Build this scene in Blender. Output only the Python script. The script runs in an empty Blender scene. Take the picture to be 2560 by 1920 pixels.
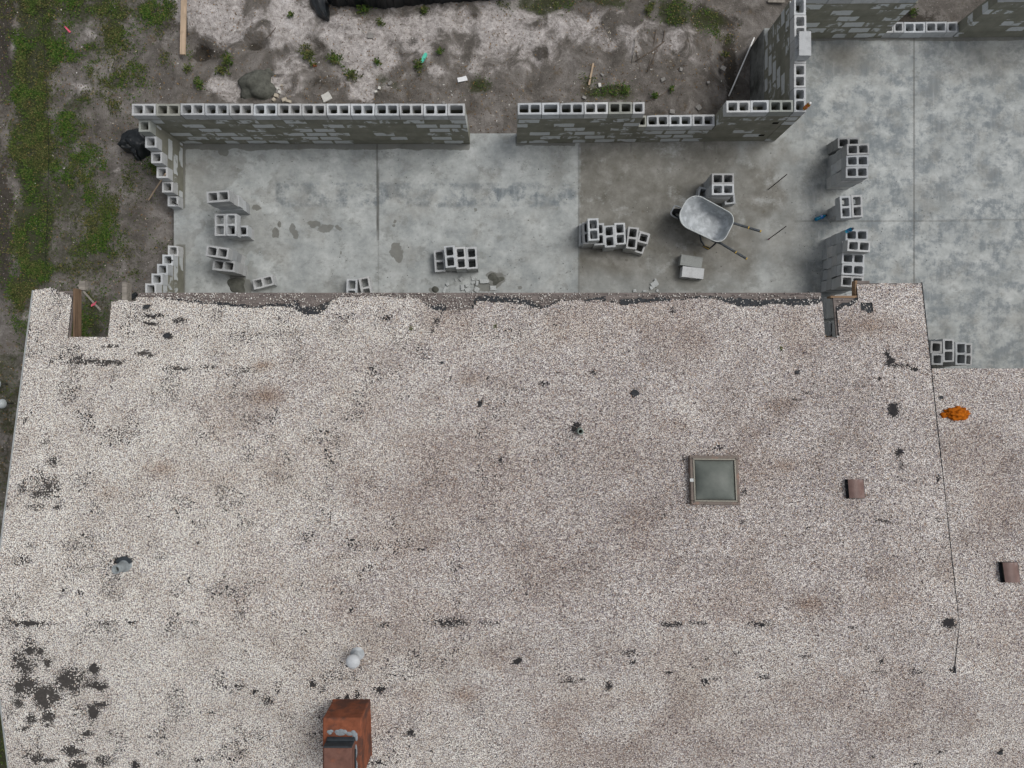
import bpy, math, random
import numpy as np
from mathutils import Vector, Matrix

random.seed(7)
rng = np.random.RandomState(11)
R = math.radians

# ------------------------------------------------------------------ camera
H = 13.29            # metres above the slab
F = 1775.0           # focal length in photo pixels (photo 2560 x 1920)
cam = bpy.data.cameras.new('camera')
cam.sensor_width = 36.0
cam.lens = 36.0 * F / 2560.0
cam.clip_start = 0.1
cam.clip_end = 2000
camo = bpy.data.objects.new('camera', cam)
bpy.context.scene.collection.objects.link(camo)
camo.location = (0, 0, H)
camo.rotation_euler = (0, 0, 0)
bpy.context.scene.camera = camo

# ------------------------------------------------------------------ world, sun
SUN_EL, SUN_AZ = 58.0, 70.0     # degrees; azimuth clockwise from north (+Y)
w = bpy.data.worlds.new('World')
bpy.context.scene.world = w
w.use_nodes = True
nt = w.node_tree
nt.nodes.clear()
sky = nt.nodes.new('ShaderNodeTexSky')
sky.sky_type = 'NISHITA'
sky.sun_disc = False
sky.sun_elevation = R(SUN_EL)
sky.sun_rotation = R(SUN_AZ)
sky.dust_density = 4.0
sky.air_density = 1.0
hs = nt.nodes.new('ShaderNodeHueSaturation')
hs.inputs['Saturation'].default_value = 0.30
bg = nt.nodes.new('ShaderNodeBackground')
bg.inputs['Strength'].default_value = 0.12
wo = nt.nodes.new('ShaderNodeOutputWorld')
nt.links.new(sky.outputs[0], hs.inputs['Color'])
nt.links.new(hs.outputs[0], bg.inputs['Color'])
nt.links.new(bg.outputs[0], wo.inputs['Surface'])
sl = bpy.data.lights.new('sun', 'SUN')
sl.energy = 0.95
sl.angle = R(28)
sl.color = (1.0, 0.97, 0.93)
so = bpy.data.objects.new('sun', sl)
bpy.context.scene.collection.objects.link(so)
_d = Vector((math.sin(R(SUN_AZ)) * math.cos(R(SUN_EL)), math.cos(R(SUN_AZ)) * math.cos(R(SUN_EL)), math.sin(R(SUN_EL))))
so.rotation_euler = _d.to_track_quat('Z', 'Y').to_euler()
so.location = _d * 60
vs = bpy.context.scene.view_settings
vs.view_transform = 'Standard'
vs.look = 'None'
vs.exposure = 0.0
vs.gamma = 1.0
vs.use_curve_mapping = False

# ------------------------------------------------------------------ helpers
COL = bpy.context.scene.collection


def P(px, py, z=0.0):
    """photo pixel -> world point at height z"""
    k = (H - z) / F
    return Vector(((px - 1280) * k, (960 - py) * k, z))


def tag(o, label=None, cat=None, group=None, kind=None):
    if label: o['label'] = label
    if cat: o['category'] = cat
    if group: o['group'] = group
    if kind: o['kind'] = kind
    return o


def empty(name, loc=(0, 0, 0), rz=0.0, label=None, cat=None, group=None):
    o = bpy.data.objects.new(name, None)
    o.empty_display_size = 0.1
    COL.objects.link(o)
    o.location = loc
    o.rotation_euler = (0, 0, rz)
    tag(o, label, cat, group, 'thing')
    return o


class MB:
    def __init__(s):
        s.v, s.f, s.uv = [], [], []

    def quad(s, pts, uvs=None):
        n = len(s.v)
        s.v += [tuple(p) for p in pts]
        s.f.append(tuple(range(n, n + len(pts))))
        s.uv.append(uvs)
        return s

    def box(s, c, size, M=None, bev=0.0):
        x, y, z = size[0] / 2, size[1] / 2, size[2] / 2
        n = len(s.v)
        c = Vector(c)
        if bev <= 0:
            pts = [(-x, -y, -z), (x, -y, -z), (x, y, -z), (-x, y, -z), (-x, -y, z), (x, -y, z), (x, y, z), (-x, y, z)]
            fs = [(0, 3, 2, 1), (4, 5, 6, 7), (0, 1, 5, 4), (1, 2, 6, 5), (2, 3, 7, 6), (3, 0, 4, 7)]
        else:
            b = min(bev, x * .9, y * .9, z * .9)
            pts, fs, idx = [], [], {}
            for sx in (-1, 1):
                for sy in (-1, 1):
                    for sz in (-1, 1):
                        for a in range(3):
                            p = [sx * (x - b), sy * (y - b), sz * (z - b)]
                            p[a] = (sx * x, sy * y, sz * z)[a]
                            idx[(sx, sy, sz, a)] = len(pts)
                            pts.append(tuple(p))
            for a in range(3):
                o1, o2 = (a + 1) % 3, (a + 2) % 3
                for sg in (-1, 1):
                    q = []
                    for (u, v) in ((-1, -1), (1, -1), (1, 1), (-1, 1)):
                        k = [0, 0, 0]; k[a] = sg; k[o1] = u; k[o2] = v
                        q.append(idx[(k[0], k[1], k[2], a)])
                    fs.append(tuple(q if sg > 0 else q[::-1]))
            for a in range(3):      # edges along axis a
                o1, o2 = (a + 1) % 3, (a + 2) % 3
                for u in (-1, 1):
                    for v in (-1, 1):
                        def K(t, ax):
                            k = [0, 0, 0]; k[a] = t; k[o1] = u; k[o2] = v
                            return idx[(k[0], k[1], k[2], ax)]
                        q = (K(-1, o1), K(1, o1), K(1, o2), K(-1, o2))
                        fs.append(q if u * v < 0 else q[::-1])
            for sx in (-1, 1):
                for sy in (-1, 1):
                    for sz in (-1, 1):
                        t = tuple(idx[(sx, sy, sz, a)] for a in range(3))
                        fs.append(t if sx * sy * sz > 0 else t[::-1])
        for p in pts:
            p = Vector(p)
            if M is not None: p = M @ p
            s.v.append(tuple(p + c))
        for f in fs:
            s.f.append(tuple(i + n for i in f))
            s.uv.append(None)
        return s

    def tube(s, pts, r, seg=8, cap=True):
        pts = [Vector(p) for p in pts]
        rs = r if isinstance(r, (list, tuple)) else [r] * len(pts)
        n = len(s.v)
        up = None
        for i, p in enumerate(pts):
            d = (pts[min(i + 1, len(pts) - 1)] - pts[max(i - 1, 0)]).normalized()
            if up is None:
                up = Vector((0, 0, 1)) if abs(d.z) < .9 else Vector((1, 0, 0))
            a = d.cross(up).normalized()
            b = a.cross(d).normalized()
            up = b
            for j in range(seg):
                t = 2 * math.pi * j / seg
                s.v.append(tuple(p + (a * math.cos(t) + b * math.sin(t)) * rs[i]))
        for i in range(len(pts) - 1):
            for j in range(seg):
                s.f.append((n + i * seg + j, n + i * seg + (j + 1) % seg, n + (i + 1) * seg + (j + 1) % seg, n + (i + 1) * seg + j))
                s.uv.append(None)
        if cap:
            s.f.append(tuple(n + j for j in range(seg))[::-1]); s.uv.append(None)
            m = n + (len(pts) - 1) * seg
            s.f.append(tuple(m + j for j in range(seg))); s.uv.append(None)
        return s

    def lathe(s, prof, c=(0, 0, 0), seg=24, M=None):
        n = len(s.v)
        c = Vector(c)
        for (r, z) in prof:
            for j in range(seg):
                t = 2 * math.pi * j / seg
                p = Vector((r * math.cos(t), r * math.sin(t), z))
                if M is not None: p = M @ p
                s.v.append(tuple(p + c))
        for i in range(len(prof) - 1):
            for j in range(seg):
                s.f.append((n + i * seg + j, n + i * seg + (j + 1) % seg, n + (i + 1) * seg + (j + 1) % seg, n + (i + 1) * seg + j))
                s.uv.append(None)
        return s

    def mesh(s, name, mat=None, smooth=False):
        me = bpy.data.meshes.new(name)
        me.from_pydata(s.v, [], s.f)
        if any(u is not None for u in s.uv):
            lay = me.uv_layers.new(name='UVMap')
            for poly, u in zip(me.polygons, s.uv):
                if u is None: continue
                for li, c in zip(poly.loop_indices, u):
                    lay.data[li].uv = c
        if mat: me.materials.append(mat)
        if smooth:
            me.polygons.foreach_set('use_smooth', [True] * len(me.polygons))
        me.update()
        return me

    def build(s, name, mat=None, parent=None, smooth=False, loc=None):
        o = bpy.data.objects.new(name, s.mesh(name, mat, smooth))
        COL.objects.link(o)
        if loc is not None: o.location = loc
        if parent: o.parent = parent
        return o


def copy_tree(o, parent=None):
    c = o.copy()
    COL.objects.link(c)
    if parent: c.parent = parent
    for ch in list(o.children):
        copy_tree(ch, c)
    return c


# ---- numpy noise
_T = np.random.RandomState(3).rand(8, 257, 257)


def vn(x, y, s, seed=0):
    """value noise 0..1, feature size s metres"""
    x = np.asarray(x) / s + seed * 17.31 + 100.0
    y = np.asarray(y) / s + seed * 9.77 + 100.0
    xi, yi = np.floor(x).astype(int), np.floor(y).astype(int)
    fx, fy = x - xi, y - yi
    fx = fx * fx * (3 - 2 * fx); fy = fy * fy * (3 - 2 * fy)
    T = _T[seed % 8]
    a = T[xi % 256, yi % 256]; b = T[(xi + 1) % 256, yi % 256]
    c = T[xi % 256, (yi + 1) % 256]; d = T[(xi + 1) % 256, (yi + 1) % 256]
    return (a * (1 - fx) + b * fx) * (1 - fy) + (c * (1 - fx) + d * fx) * fy


def fbm(x, y, s, seed=0, oct=4, g=0.5):
    t, amp, tot = 0, 1.0, 0
    for i in range(oct):
        t = t + amp * vn(x, y, s / 2 ** i, seed + i)
        tot += amp
        amp *= g
    return t / tot


def sstep(a, b, x):
    t = np.clip((x - a) / (b - a), 0, 1)
    return t * t * (3 - 2 * t)


def boxm(x, y, x0, x1, y0, y1, s):
    return sstep(x0 - s, x0 + s, x) * (1 - sstep(x1 - s, x1 + s, x)) * sstep(y0 - s, y0 + s, y) * (1 - sstep(y1 - s, y1 + s, y))


def ell(x, y, cx, cy, rx, ry):
    """1 at centre, 0.5 on the ellipse, 0 far"""
    d = ((x - cx) / rx) ** 2 + ((y - cy) / ry) ** 2
    return np.exp(-0.69 * d)


def grid_obj(name, xs, ys, zf, mat, keep=None, attrs=None, parent=None, smooth=True):
    X, Y = np.meshgrid(xs, ys)
    Z = zf(X, Y)
    ny, nx = X.shape
    co = np.stack([X, Y, Z], -1).reshape(-1, 3)
    idx = np.arange(nx * ny).reshape(ny, nx)
    q = np.stack([idx[:-1, :-1], idx[:-1, 1:], idx[1:, 1:], idx[1:, :-1]], -1).reshape(-1, 4)
    if keep is not None:
        cx = (X[:-1, :-1] + X[1:, 1:]) / 2
        cy = (Y[:-1, :-1] + Y[1:, 1:]) / 2
        q = q[keep(cx, cy).reshape(-1)]
    used = np.zeros(len(co), bool); used[q.reshape(-1)] = True
    remap = np.cumsum(used) - 1
    co2 = co[used]; q = remap[q]
    me = bpy.data.meshes.new(name)
    me.vertices.add(len(co2)); me.vertices.foreach_set('co', co2.reshape(-1))
    me.loops.add(q.size); me.loops.foreach_set('vertex_index', q.reshape(-1).astype(np.int32))
    me.polygons.add(len(q)); me.polygons.foreach_set('loop_start', np.arange(0, q.size, 4, dtype=np.int32))
    me.polygons.foreach_set('loop_total', np.full(len(q), 4, np.int32))
    me.polygons.foreach_set('use_smooth', np.full(len(q), smooth))
    me.update(calc_edges=True)
    for k, fn in (attrs or {}).items():
        a = me.attributes.new(k, 'FLOAT', 'POINT')
        a.data.foreach_set('value', np.clip(fn(co2[:, 0], co2[:, 1]), 0, 1).astype(np.float32))
    me.materials.append(mat)
    o = bpy.data.objects.new(name, me)
    COL.objects.link(o)
    if parent: o.parent = parent
    return o


def soup_obj(name, co, q, mat, parent=None):
    """mesh from numpy verts (n,3) and faces (m,k)"""
    k = q.shape[1]
    me = bpy.data.meshes.new(name)
    me.vertices.add(len(co)); me.vertices.foreach_set('co', co.reshape(-1).astype(np.float32))
    me.loops.add(q.size); me.loops.foreach_set('vertex_index', q.reshape(-1).astype(np.int32))
    me.polygons.add(len(q)); me.polygons.foreach_set('loop_start', np.arange(0, q.size, k, dtype=np.int32))
    me.polygons.foreach_set('loop_total', np.full(len(q), k, np.int32))
    me.update(calc_edges=True)
    me.materials.append(mat)
    o = bpy.data.objects.new(name, me)
    COL.objects.link(o)
    if parent: o.parent = parent
    return o


# ------------------------------------------------------------------ node helper
class NM:
    def __init__(s, name, rough=0.9, spec=0.2):
        s.m = bpy.data.materials.new(name)
        s.m.use_nodes = True
        s.nt = s.m.node_tree
        s.b = s.nt.nodes['Principled BSDF']
        s.b.inputs['Roughness'].default_value = rough
        s.b.inputs['Specular IOR Level'].default_value = spec
        s._tc = None

    def n(s, t, **kw):
        x = s.nt.nodes.new(t)
        for k, v in kw.items(): setattr(x, k, v)
        return x

    def put(s, sock, v):
        if isinstance(v, bpy.types.NodeSocket):
            s.nt.links.new(v, sock)
        elif v is not None:
            if isinstance(v, (tuple, list)) and len(v) == 3 and sock.type == 'RGBA': v = (*v, 1)
            sock.default_value = v

    def tc(s, which='Object'):
        if s._tc is None: s._tc = s.n('ShaderNodeTexCoord')
        return s._tc.outputs[which]

    def pos(s):
        return s.n('ShaderNodeNewGeometry').outputs['Position']

    def mapv(s, v, scale=(1, 1, 1), loc=(0, 0, 0)):
        x = s.n('ShaderNodeMapping')
        s.put(x.inputs['Vector'], v); x.inputs['Scale'].default_value = scale; x.inputs['Location'].default_value = loc
        return x.outputs[0]

    def noise(s, v, scale, detail=4, rough=0.55, out='Fac', dist=0.0):
        x = s.n('ShaderNodeTexNoise')
        s.put(x.inputs['Vector'], v); x.inputs['Scale'].default_value = scale
        x.inputs['Detail'].default_value = detail; x.inputs['Roughness'].default_value = rough
        x.inputs['Distortion'].default_value = dist
        return x.outputs[out]

    def vor(s, v, scale, out='Color', feature='F1', rand=1.0, dims='2D'):
        x = s.n('ShaderNodeTexVoronoi', voronoi_dimensions=dims, feature=feature)
        s.put(x.inputs['Vector'], v); x.inputs['Scale'].default_value = scale
        x.inputs['Randomness'].default_value = rand
        return x.outputs[out]

    def math(s, op, a, b=None, c=None, clamp=False):
        x = s.n('ShaderNodeMath', operation=op, use_clamp=clamp)
        s.put(x.inputs[0], a)
        if b is not None: s.put(x.inputs[1], b)
        if c is not None: s.put(x.inputs[2], c)
        return x.outputs[0]

    def vmath(s, op, a, b):
        x = s.n('ShaderNodeVectorMath', operation=op)
        s.put(x.inputs[0], a); s.put(x.inputs[1], b)
        return x.outputs[0]

    def rng(s, v, a, b, c=0.0, d=1.0):
        x = s.n('ShaderNodeMapRange', interpolation_type='SMOOTHSTEP')
        s.put(x.inputs[0], v)
        for i, t in enumerate((a, b, c, d)): s.put(x.inputs[i + 1], t)
        return x.outputs[0]

    def mix(s, f, a, b, blend='MIX'):
        x = s.n('ShaderNodeMix', data_type='RGBA', blend_type=blend)
        s.put(x.inputs[0], f); s.put(x.inputs[6], a); s.put(x.inputs[7], b)
        return x.outputs[2]

    def ramp(s, v, stops, const=False):
        x = s.n('ShaderNodeValToRGB')
        e = x.color_ramp.elements
        if const: x.color_ramp.interpolation = 'CONSTANT'
        while len(e) < len(stops): e.new(0.5)
        for el, (p, c) in zip(e, stops):
            el.position = p; el.color = (*c, 1)
        s.put(x.inputs[0], v)
        return x.outputs[0]

    def attr(s, name, typ='GEOMETRY', out='Fac'):
        x = s.n('ShaderNodeAttribute', attribute_type=typ, attribute_name=name)
        return x.outputs[out]

    def sep(s, c):
        x = s.n('ShaderNodeSeparateColor'); s.put(x.inputs[0], c)
        return x.outputs

    def bump(s, h, strength=0.5, dist=0.01, prev=None):
        x = s.n('ShaderNodeBump')
        x.inputs['Strength'].default_value = strength; x.inputs['Distance'].default_value = dist
        s.put(x.inputs['Height'], h)
        if prev is not None: s.put(x.inputs['Normal'], prev)
        s.put(s.b.inputs['Normal'], x.outputs[0])
        return x.outputs[0]

    def col(s, c): s.put(s.b.inputs['Base Color'], c)


def simple(name, c, rough=0.7, spec=0.3, metal=0.0, var=0.25, scale=30, bump=0.15, dark=None, stain=0.0, sscale=4):
    m = NM(name, rough, spec)
    v = m.tc()
    f = m.noise(v, scale, 5, 0.65)
    lo = tuple(x * (1 - var) for x in c); hi = tuple(min(1, x * (1 + var)) for x in c)
    col = m.ramp(f, [(0.3, lo), (0.7, hi)])
    if dark:
        g = m.rng(m.noise(v, sscale, 5, 0.6), 0.62 - stain * .3, 0.75 - stain * .2)
        col = m.mix(g, col, dark)
    m.col(col)
    m.b.inputs['Metallic'].default_value = metal
    if bump: m.bump(f, bump, 0.004)
    return m.m


# ------------------------------------------------------------------ materials
def mat_block(name, base=(0.50, 0.515, 0.52)):
    m = NM(name, 0.95, 0.1)
    v = m.pos()
    oi = m.n('ShaderNodeObjectInfo')
    f = m.noise(v, 120, 3, 0.7)
    g = m.noise(v, 7, 4, 0.6)
    c = m.ramp(f, [(0.25, tuple(x * .74 for x in base)), (0.5, base), (0.78, tuple(min(.9, x * 1.2) for x in base))])
    c = m.mix(m.rng(g, 0.45, 0.8), c, tuple(x * .72 for x in base))
    # mortar crumbs and damp smears
    sm = m.rng(m.noise(v, 16, 4, 0.6, dist=0.6), 0.66, 0.74)
    c = m.mix(m.math('MULTIPLY', sm, 0.7), c, (0.17, 0.165, 0.145))
    c = m.mix(1.0, c, oi.outputs['Color'], 'MULTIPLY')
    m.col(c)
    m.bump(f, 0.35, 0.004)
    return m.m


BLOCK = mat_block('concrete_block_grey')


def mat_wall(name, cover=0.5):
    """hollow-block masonry, the face smeared with grey-green mortar; UV in metres"""
    m = NM(name, 0.95, 0.1)
    uv = m.n('ShaderNodeUVMap').outputs[0]
    pv = m.pos()
    dn = m.n('ShaderNodeTexNoise'); dn.inputs['Scale'].default_value = 9; dn.inputs['Detail'].default_value = 2
    m.put(dn.inputs['Vector'], uv)
    off = m.vmath('MULTIPLY', m.vmath('SUBTRACT', dn.outputs['Color'], (0.5, 0.5, 0.5)), (0.05, 0.035, 0))
    u2 = m.vmath('ADD', uv, off)
    br = m.n('ShaderNodeTexBrick', offset=0.5, offset_frequency=2, squash=1.0)
    m.put(br.inputs['Vector'], u2)
    br.inputs['Color1'].default_value = (0, 0, 0, 1); br.inputs['Color2'].default_value = (1, 1, 1, 1)
    br.inputs['Mortar'].default_value = (0, 0, 0, 1)
    br.inputs['Scale'].default_value = 1.0
    br.inputs['Mortar Size'].default_value = 0.026
    br.inputs['Mortar Smooth'].default_value = 0.1
    br.inputs['Bias'].default_value = 0.0
    br.inputs['Brick Width'].default_value = 0.4064
    br.inputs['Row Height'].default_value = 0.2032
    inside = m.rng(br.outputs['Fac'], 0.75, 0.25)
    per = m.sep(br.outputs['Color'])[0]
    big = m.noise(uv, 1.1, 3, 0.55)
    fine = m.noise(uv, 6.0, 3, 0.6, dist=0.5)
    sc = m.math('ADD', m.math('ADD', m.math('MULTIPLY', per, 0.34), m.math('MULTIPLY', big, 0.9)), m.math('MULTIPLY', fine, 0.55))
    show = m.math('ADD', m.math('MULTIPLY', m.rng(sc, cover + 0.40, cover + 0.44), 0.8), m.math('MULTIPLY', m.rng(sc, cover + 0.30, cover + 0.48), 0.2))
    mask = m.math('MULTIPLY', inside, show)
    # faint ghost of the covered blocks
    ghost = m.math('MULTIPLY', inside, 0.03)
    n1 = m.noise(pv, 60, 4, 0.7)
    n2 = m.noise(uv, 3, 5, 0.65)
    mort = m.ramp(n2, [(0.3, (0.175, 0.174, 0.138)), (0.7, (0.275, 0.27, 0.22))])
    blk = m.ramp(n1, [(0.3, (0.50, 0.525, 0.53)), (0.7, (0.62, 0.645, 0.645))])
    c = m.mix(m.math('MAXIMUM', mask, ghost), mort, blk)
    m.col(c)
    h = m.math('ADD', m.math('MULTIPLY', m.math('SUBTRACT', 1.0, mask), 0.7), m.math('MULTIPLY', n1, 0.3))
    m.bump(h, 0.5, 0.006)
    return m.m


WALL = mat_wall('smeared_block_masonry', 0.50)
WALL_BARE = mat_wall('bare_block_masonry', 0.40)


def mat_slab():
    m = NM('cured_concrete', 0.75, 0.25)
    v = m.pos()
    n1 = m.noise(v, 1.9, 9, 0.68)
    n2 = m.noise(v, 9, 7, 0.72)
    n3 = m.noise(v, 70, 4, 0.7)
    streak = m.noise(m.mapv(v, (14, 1.6, 1)), 1.0, 4, 0.6)
    c = m.ramp(n1, [(0.34, (0.29, 0.312, 0.31)), (0.5, (0.41, 0.432, 0.425)), (0.64, (0.52, 0.542, 0.53))])
    c = m.mix(m.math('MULTIPLY', m.rng(n2, 0.40, 0.72), 0.42), c, (0.225, 0.24, 0.236))
    c = m.mix(m.math('MULTIPLY', m.rng(n2, 0.55, 0.75), 0.35), c, (0.46, 0.485, 0.475))
    sm = m.noise(m.mapv(v, (2.6, 3.4, 1)), 1.0, 10, 0.76, dist=0.15)
    c = m.mix(m.math('MULTIPLY', m.rng(sm, 0.51, 0.63), 0.6), c, (0.215, 0.222, 0.208))
    c = m.mix(m.math('MULTIPLY', m.rng(sm, 0.44, 0.34), 0.45), c, (0.50, 0.525, 0.515))
    # bluish burnished patches
    blue = m.math('MULTIPLY', m.attr('blue'), m.rng(m.noise(v, 2.6, 10, 0.74), 0.44, 0.60))
    c = m.mix(blue, c, m.ramp(streak, [(0.32, (0.15, 0.175, 0.19)), (0.6, (0.225, 0.25, 0.26)), (0.74, (0.38, 0.40, 0.40))]))
    # damp brown-grey area
    bc = m.ramp(m.noise(v, 2.4, 10, 0.72, dist=0.1), [(0.32, (0.125, 0.12, 0.10)), (0.5, (0.195, 0.19, 0.168)), (0.68, (0.30, 0.295, 0.27))])
    bc = m.mix(m.math('MULTIPLY', m.rng(m.noise(v, 6, 5, 0.6), 0.60, 0.72), 0.5), bc, (0.115, 0.10, 0.07))
    c = m.mix(m.attr('brown'), c, bc)
    # pale trowel scuffs and drag marks
    sc1 = m.rng(m.noise(m.mapv(v, (22, 2.2, 1)), 1.0, 5, 0.7, dist=0.2), 0.64, 0.74)
    sc2_ = m.rng(m.noise(m.mapv(v, (2.0, 18, 1)), 1.0, 5, 0.7, dist=0.2), 0.66, 0.76)
    zone = m.rng(m.noise(v, 0.9, 3), 0.42, 0.6)
    c = m.mix(m.math('MULTIPLY', m.math('MULTIPLY', m.math('MAXIMUM', sc1, sc2_), zone), 0.62), c, (0.52, 0.54, 0.53))
    gr_ = m.rng(m.noise(m.mapv(v, loc=(5, 2, 0)), 5.5, 9, 0.78), 0.56, 0.70)
    c = m.mix(m.math('MULTIPLY', gr_, 0.55), c, (0.18, 0.176, 0.152))
    gw = m.rng(m.noise(m.mapv(v, loc=(1, 7, 0)), 1.3, 8, 0.7), 0.48, 0.66)
    c = m.mix(m.math('MULTIPLY', gw, 0.40), c, (0.245, 0.238, 0.212))
    pale = m.rng(m.noise(m.mapv(v, loc=(9, 4, 0)), 1.7, 9, 0.74), 0.53, 0.68)
    c = m.mix(m.math('MULTIPLY', pale, 0.5), c, (0.50, 0.52, 0.51))
    # white flecks of plaster
    fl = m.rng(m.noise(v, 8, 4, 0.75, dist=1.0), 0.715, 0.74)
    c = m.mix(m.math('MULTIPLY', fl, m.attr('fleck')), c, (0.52, 0.50, 0.46))
    # wet stains
    wet = m.attr('wet')
    wetm = m.rng(m.math('ADD', wet, m.math('MULTIPLY', m.math('SUBTRACT', m.noise(v, 11, 5, 0.6), 0.5), 0.7)), 0.44, 0.58)
    c = m.mix(m.math('MULTIPLY', wetm, m.math('ADD', 0.45, m.math('MULTIPLY', n1, 0.4))), c, m.ramp(n2, [(0.3, (0.075, 0.073, 0.058)), (0.7, (0.145, 0.138, 0.112))]))
    # dark crumbs
    cr = m.rng(m.vor(v, 16, 'Distance'), 0.11, 0.05)
    sel = m.rng(m.sep(m.vor(v, 16, 'Color'))[0], 0.86, 0.9)
    crm = m.math('MULTIPLY', m.math('MULTIPLY', cr, sel), m.rng(m.noise(v, 1.2, 2), 0.42, 0.6))
    c = m.mix(m.math('MULTIPLY', crm, 0.75), c, (0.07, 0.07, 0.06))
    c = m.mix(m.math('MULTIPLY', m.math('SUBTRACT', n3, 0.5), 0.35), c, (0.5, 0.5, 0.5), 'MULTIPLY')
    # sawn joints
    c = m.mix(m.attr('joint'), c, (0.07, 0.068, 0.058))
    m.col(c)
    m.put(m.b.inputs['Roughness'], m.rng(wetm, 0, 1, 0.8, 0.5))
    m.bump(m.math('ADD', m.math('MULTIPLY', n3, 0.6), n2), 0.12, 0.006)
    return m.m


def mat_ground():
    m = NM('sandy_soil', 1.0, 0.05)
    v = m.pos()
    n1 = m.noise(v, 2.6, 8, 0.68, dist=0.6)
    n2 = m.noise(v, 14, 6, 0.7, dist=0.4)
    n3 = m.noise(v, 60, 4, 0.75)
    dirt = m.ramp(n1, [(0.30, (0.085, 0.077, 0.067)), (0.5, (0.17, 0.155, 0.14)), (0.68, (0.29, 0.27, 0.25))])
    dirt = m.mix(m.rng(n2, 0.52, 0.72), dirt, (0.20, 0.18, 0.16))
    dirt = m.mix(m.math('MULTIPLY', m.rng(m.noise(v, 5, 5, 0.6), 0.58, 0.72), 0.5), dirt, (0.11, 0.075, 0.035))
    sand = m.ramp(n2, [(0.28, (0.27, 0.245, 0.23)), (0.5, (0.50, 0.465, 0.445)), (0.7, (0.70, 0.665, 0.645))])
    n4 = m.noise(m.mapv(v, loc=(3, 1, 0)), 4.2, 8, 0.72, dist=0.9)
    sand = m.mix(m.math('MULTIPLY', m.rng(n4, 0.47, 0.63), 0.7), sand, m.ramp(n2, [(0.3, (0.13, 0.115, 0.10)), (0.7, (0.36, 0.33, 0.305))]))
    sand = m.mix(m.math('MULTIPLY', m.rng(n4, 0.42, 0.32), 0.6), sand, (0.70, 0.675, 0.66))
    sm = m.rng(m.math('ADD', m.attr('sand'), m.math('MULTIPLY', m.math('SUBTRACT', n1, 0.5), 1.5)), 0.22, 0.60)
    c = m.mix(sm, dirt, sand)
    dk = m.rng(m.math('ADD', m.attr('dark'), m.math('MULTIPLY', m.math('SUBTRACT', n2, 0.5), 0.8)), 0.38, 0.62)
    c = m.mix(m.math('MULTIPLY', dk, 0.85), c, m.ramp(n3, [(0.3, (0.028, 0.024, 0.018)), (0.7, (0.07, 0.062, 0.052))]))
    # mossy green film where the grass grows
    gr = m.rng(m.math('ADD', m.attr('grass'), m.math('MULTIPLY', m.math('SUBTRACT', n2, 0.5), 0.9)), 0.18, 0.6)
    c = m.mix(m.math('MULTIPLY', gr, 0.8), c, m.ramp(n3, [(0.3, (0.022, 0.030, 0.010)), (0.7, (0.054, 0.062, 0.024))]))
    # little clods, twigs
    cl = m.math('MULTIPLY', m.rng(m.vor(v, 22, 'Distance'), 0.22, 0.1), m.rng(m.sep(m.vor(v, 22, 'Color'))[1], 0.72, 0.8))
    c = m.mix(m.math('MULTIPLY', cl, 0.7), c, m.ramp(m.sep(m.vor(v, 22, 'Color'))[0], [(0.3, (0.05, 0.042, 0.035)), (0.72, (0.15, 0.13, 0.11)), (0.9, (0.42, 0.40, 0.37))]))
    c = m.mix(0.5, c, m.ramp(n3, [(0.25, (0.55, 0.55, 0.55)), (0.75, (1.25, 1.25, 1.25))]), 'MULTIPLY')
    m.col(c)
    m.bump(m.math('ADD', m.math('MULTIPLY', n2, 1.0), m.math('MULTIPLY', n3, 0.5)), 0.9, 0.03)
    return m.m


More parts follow.
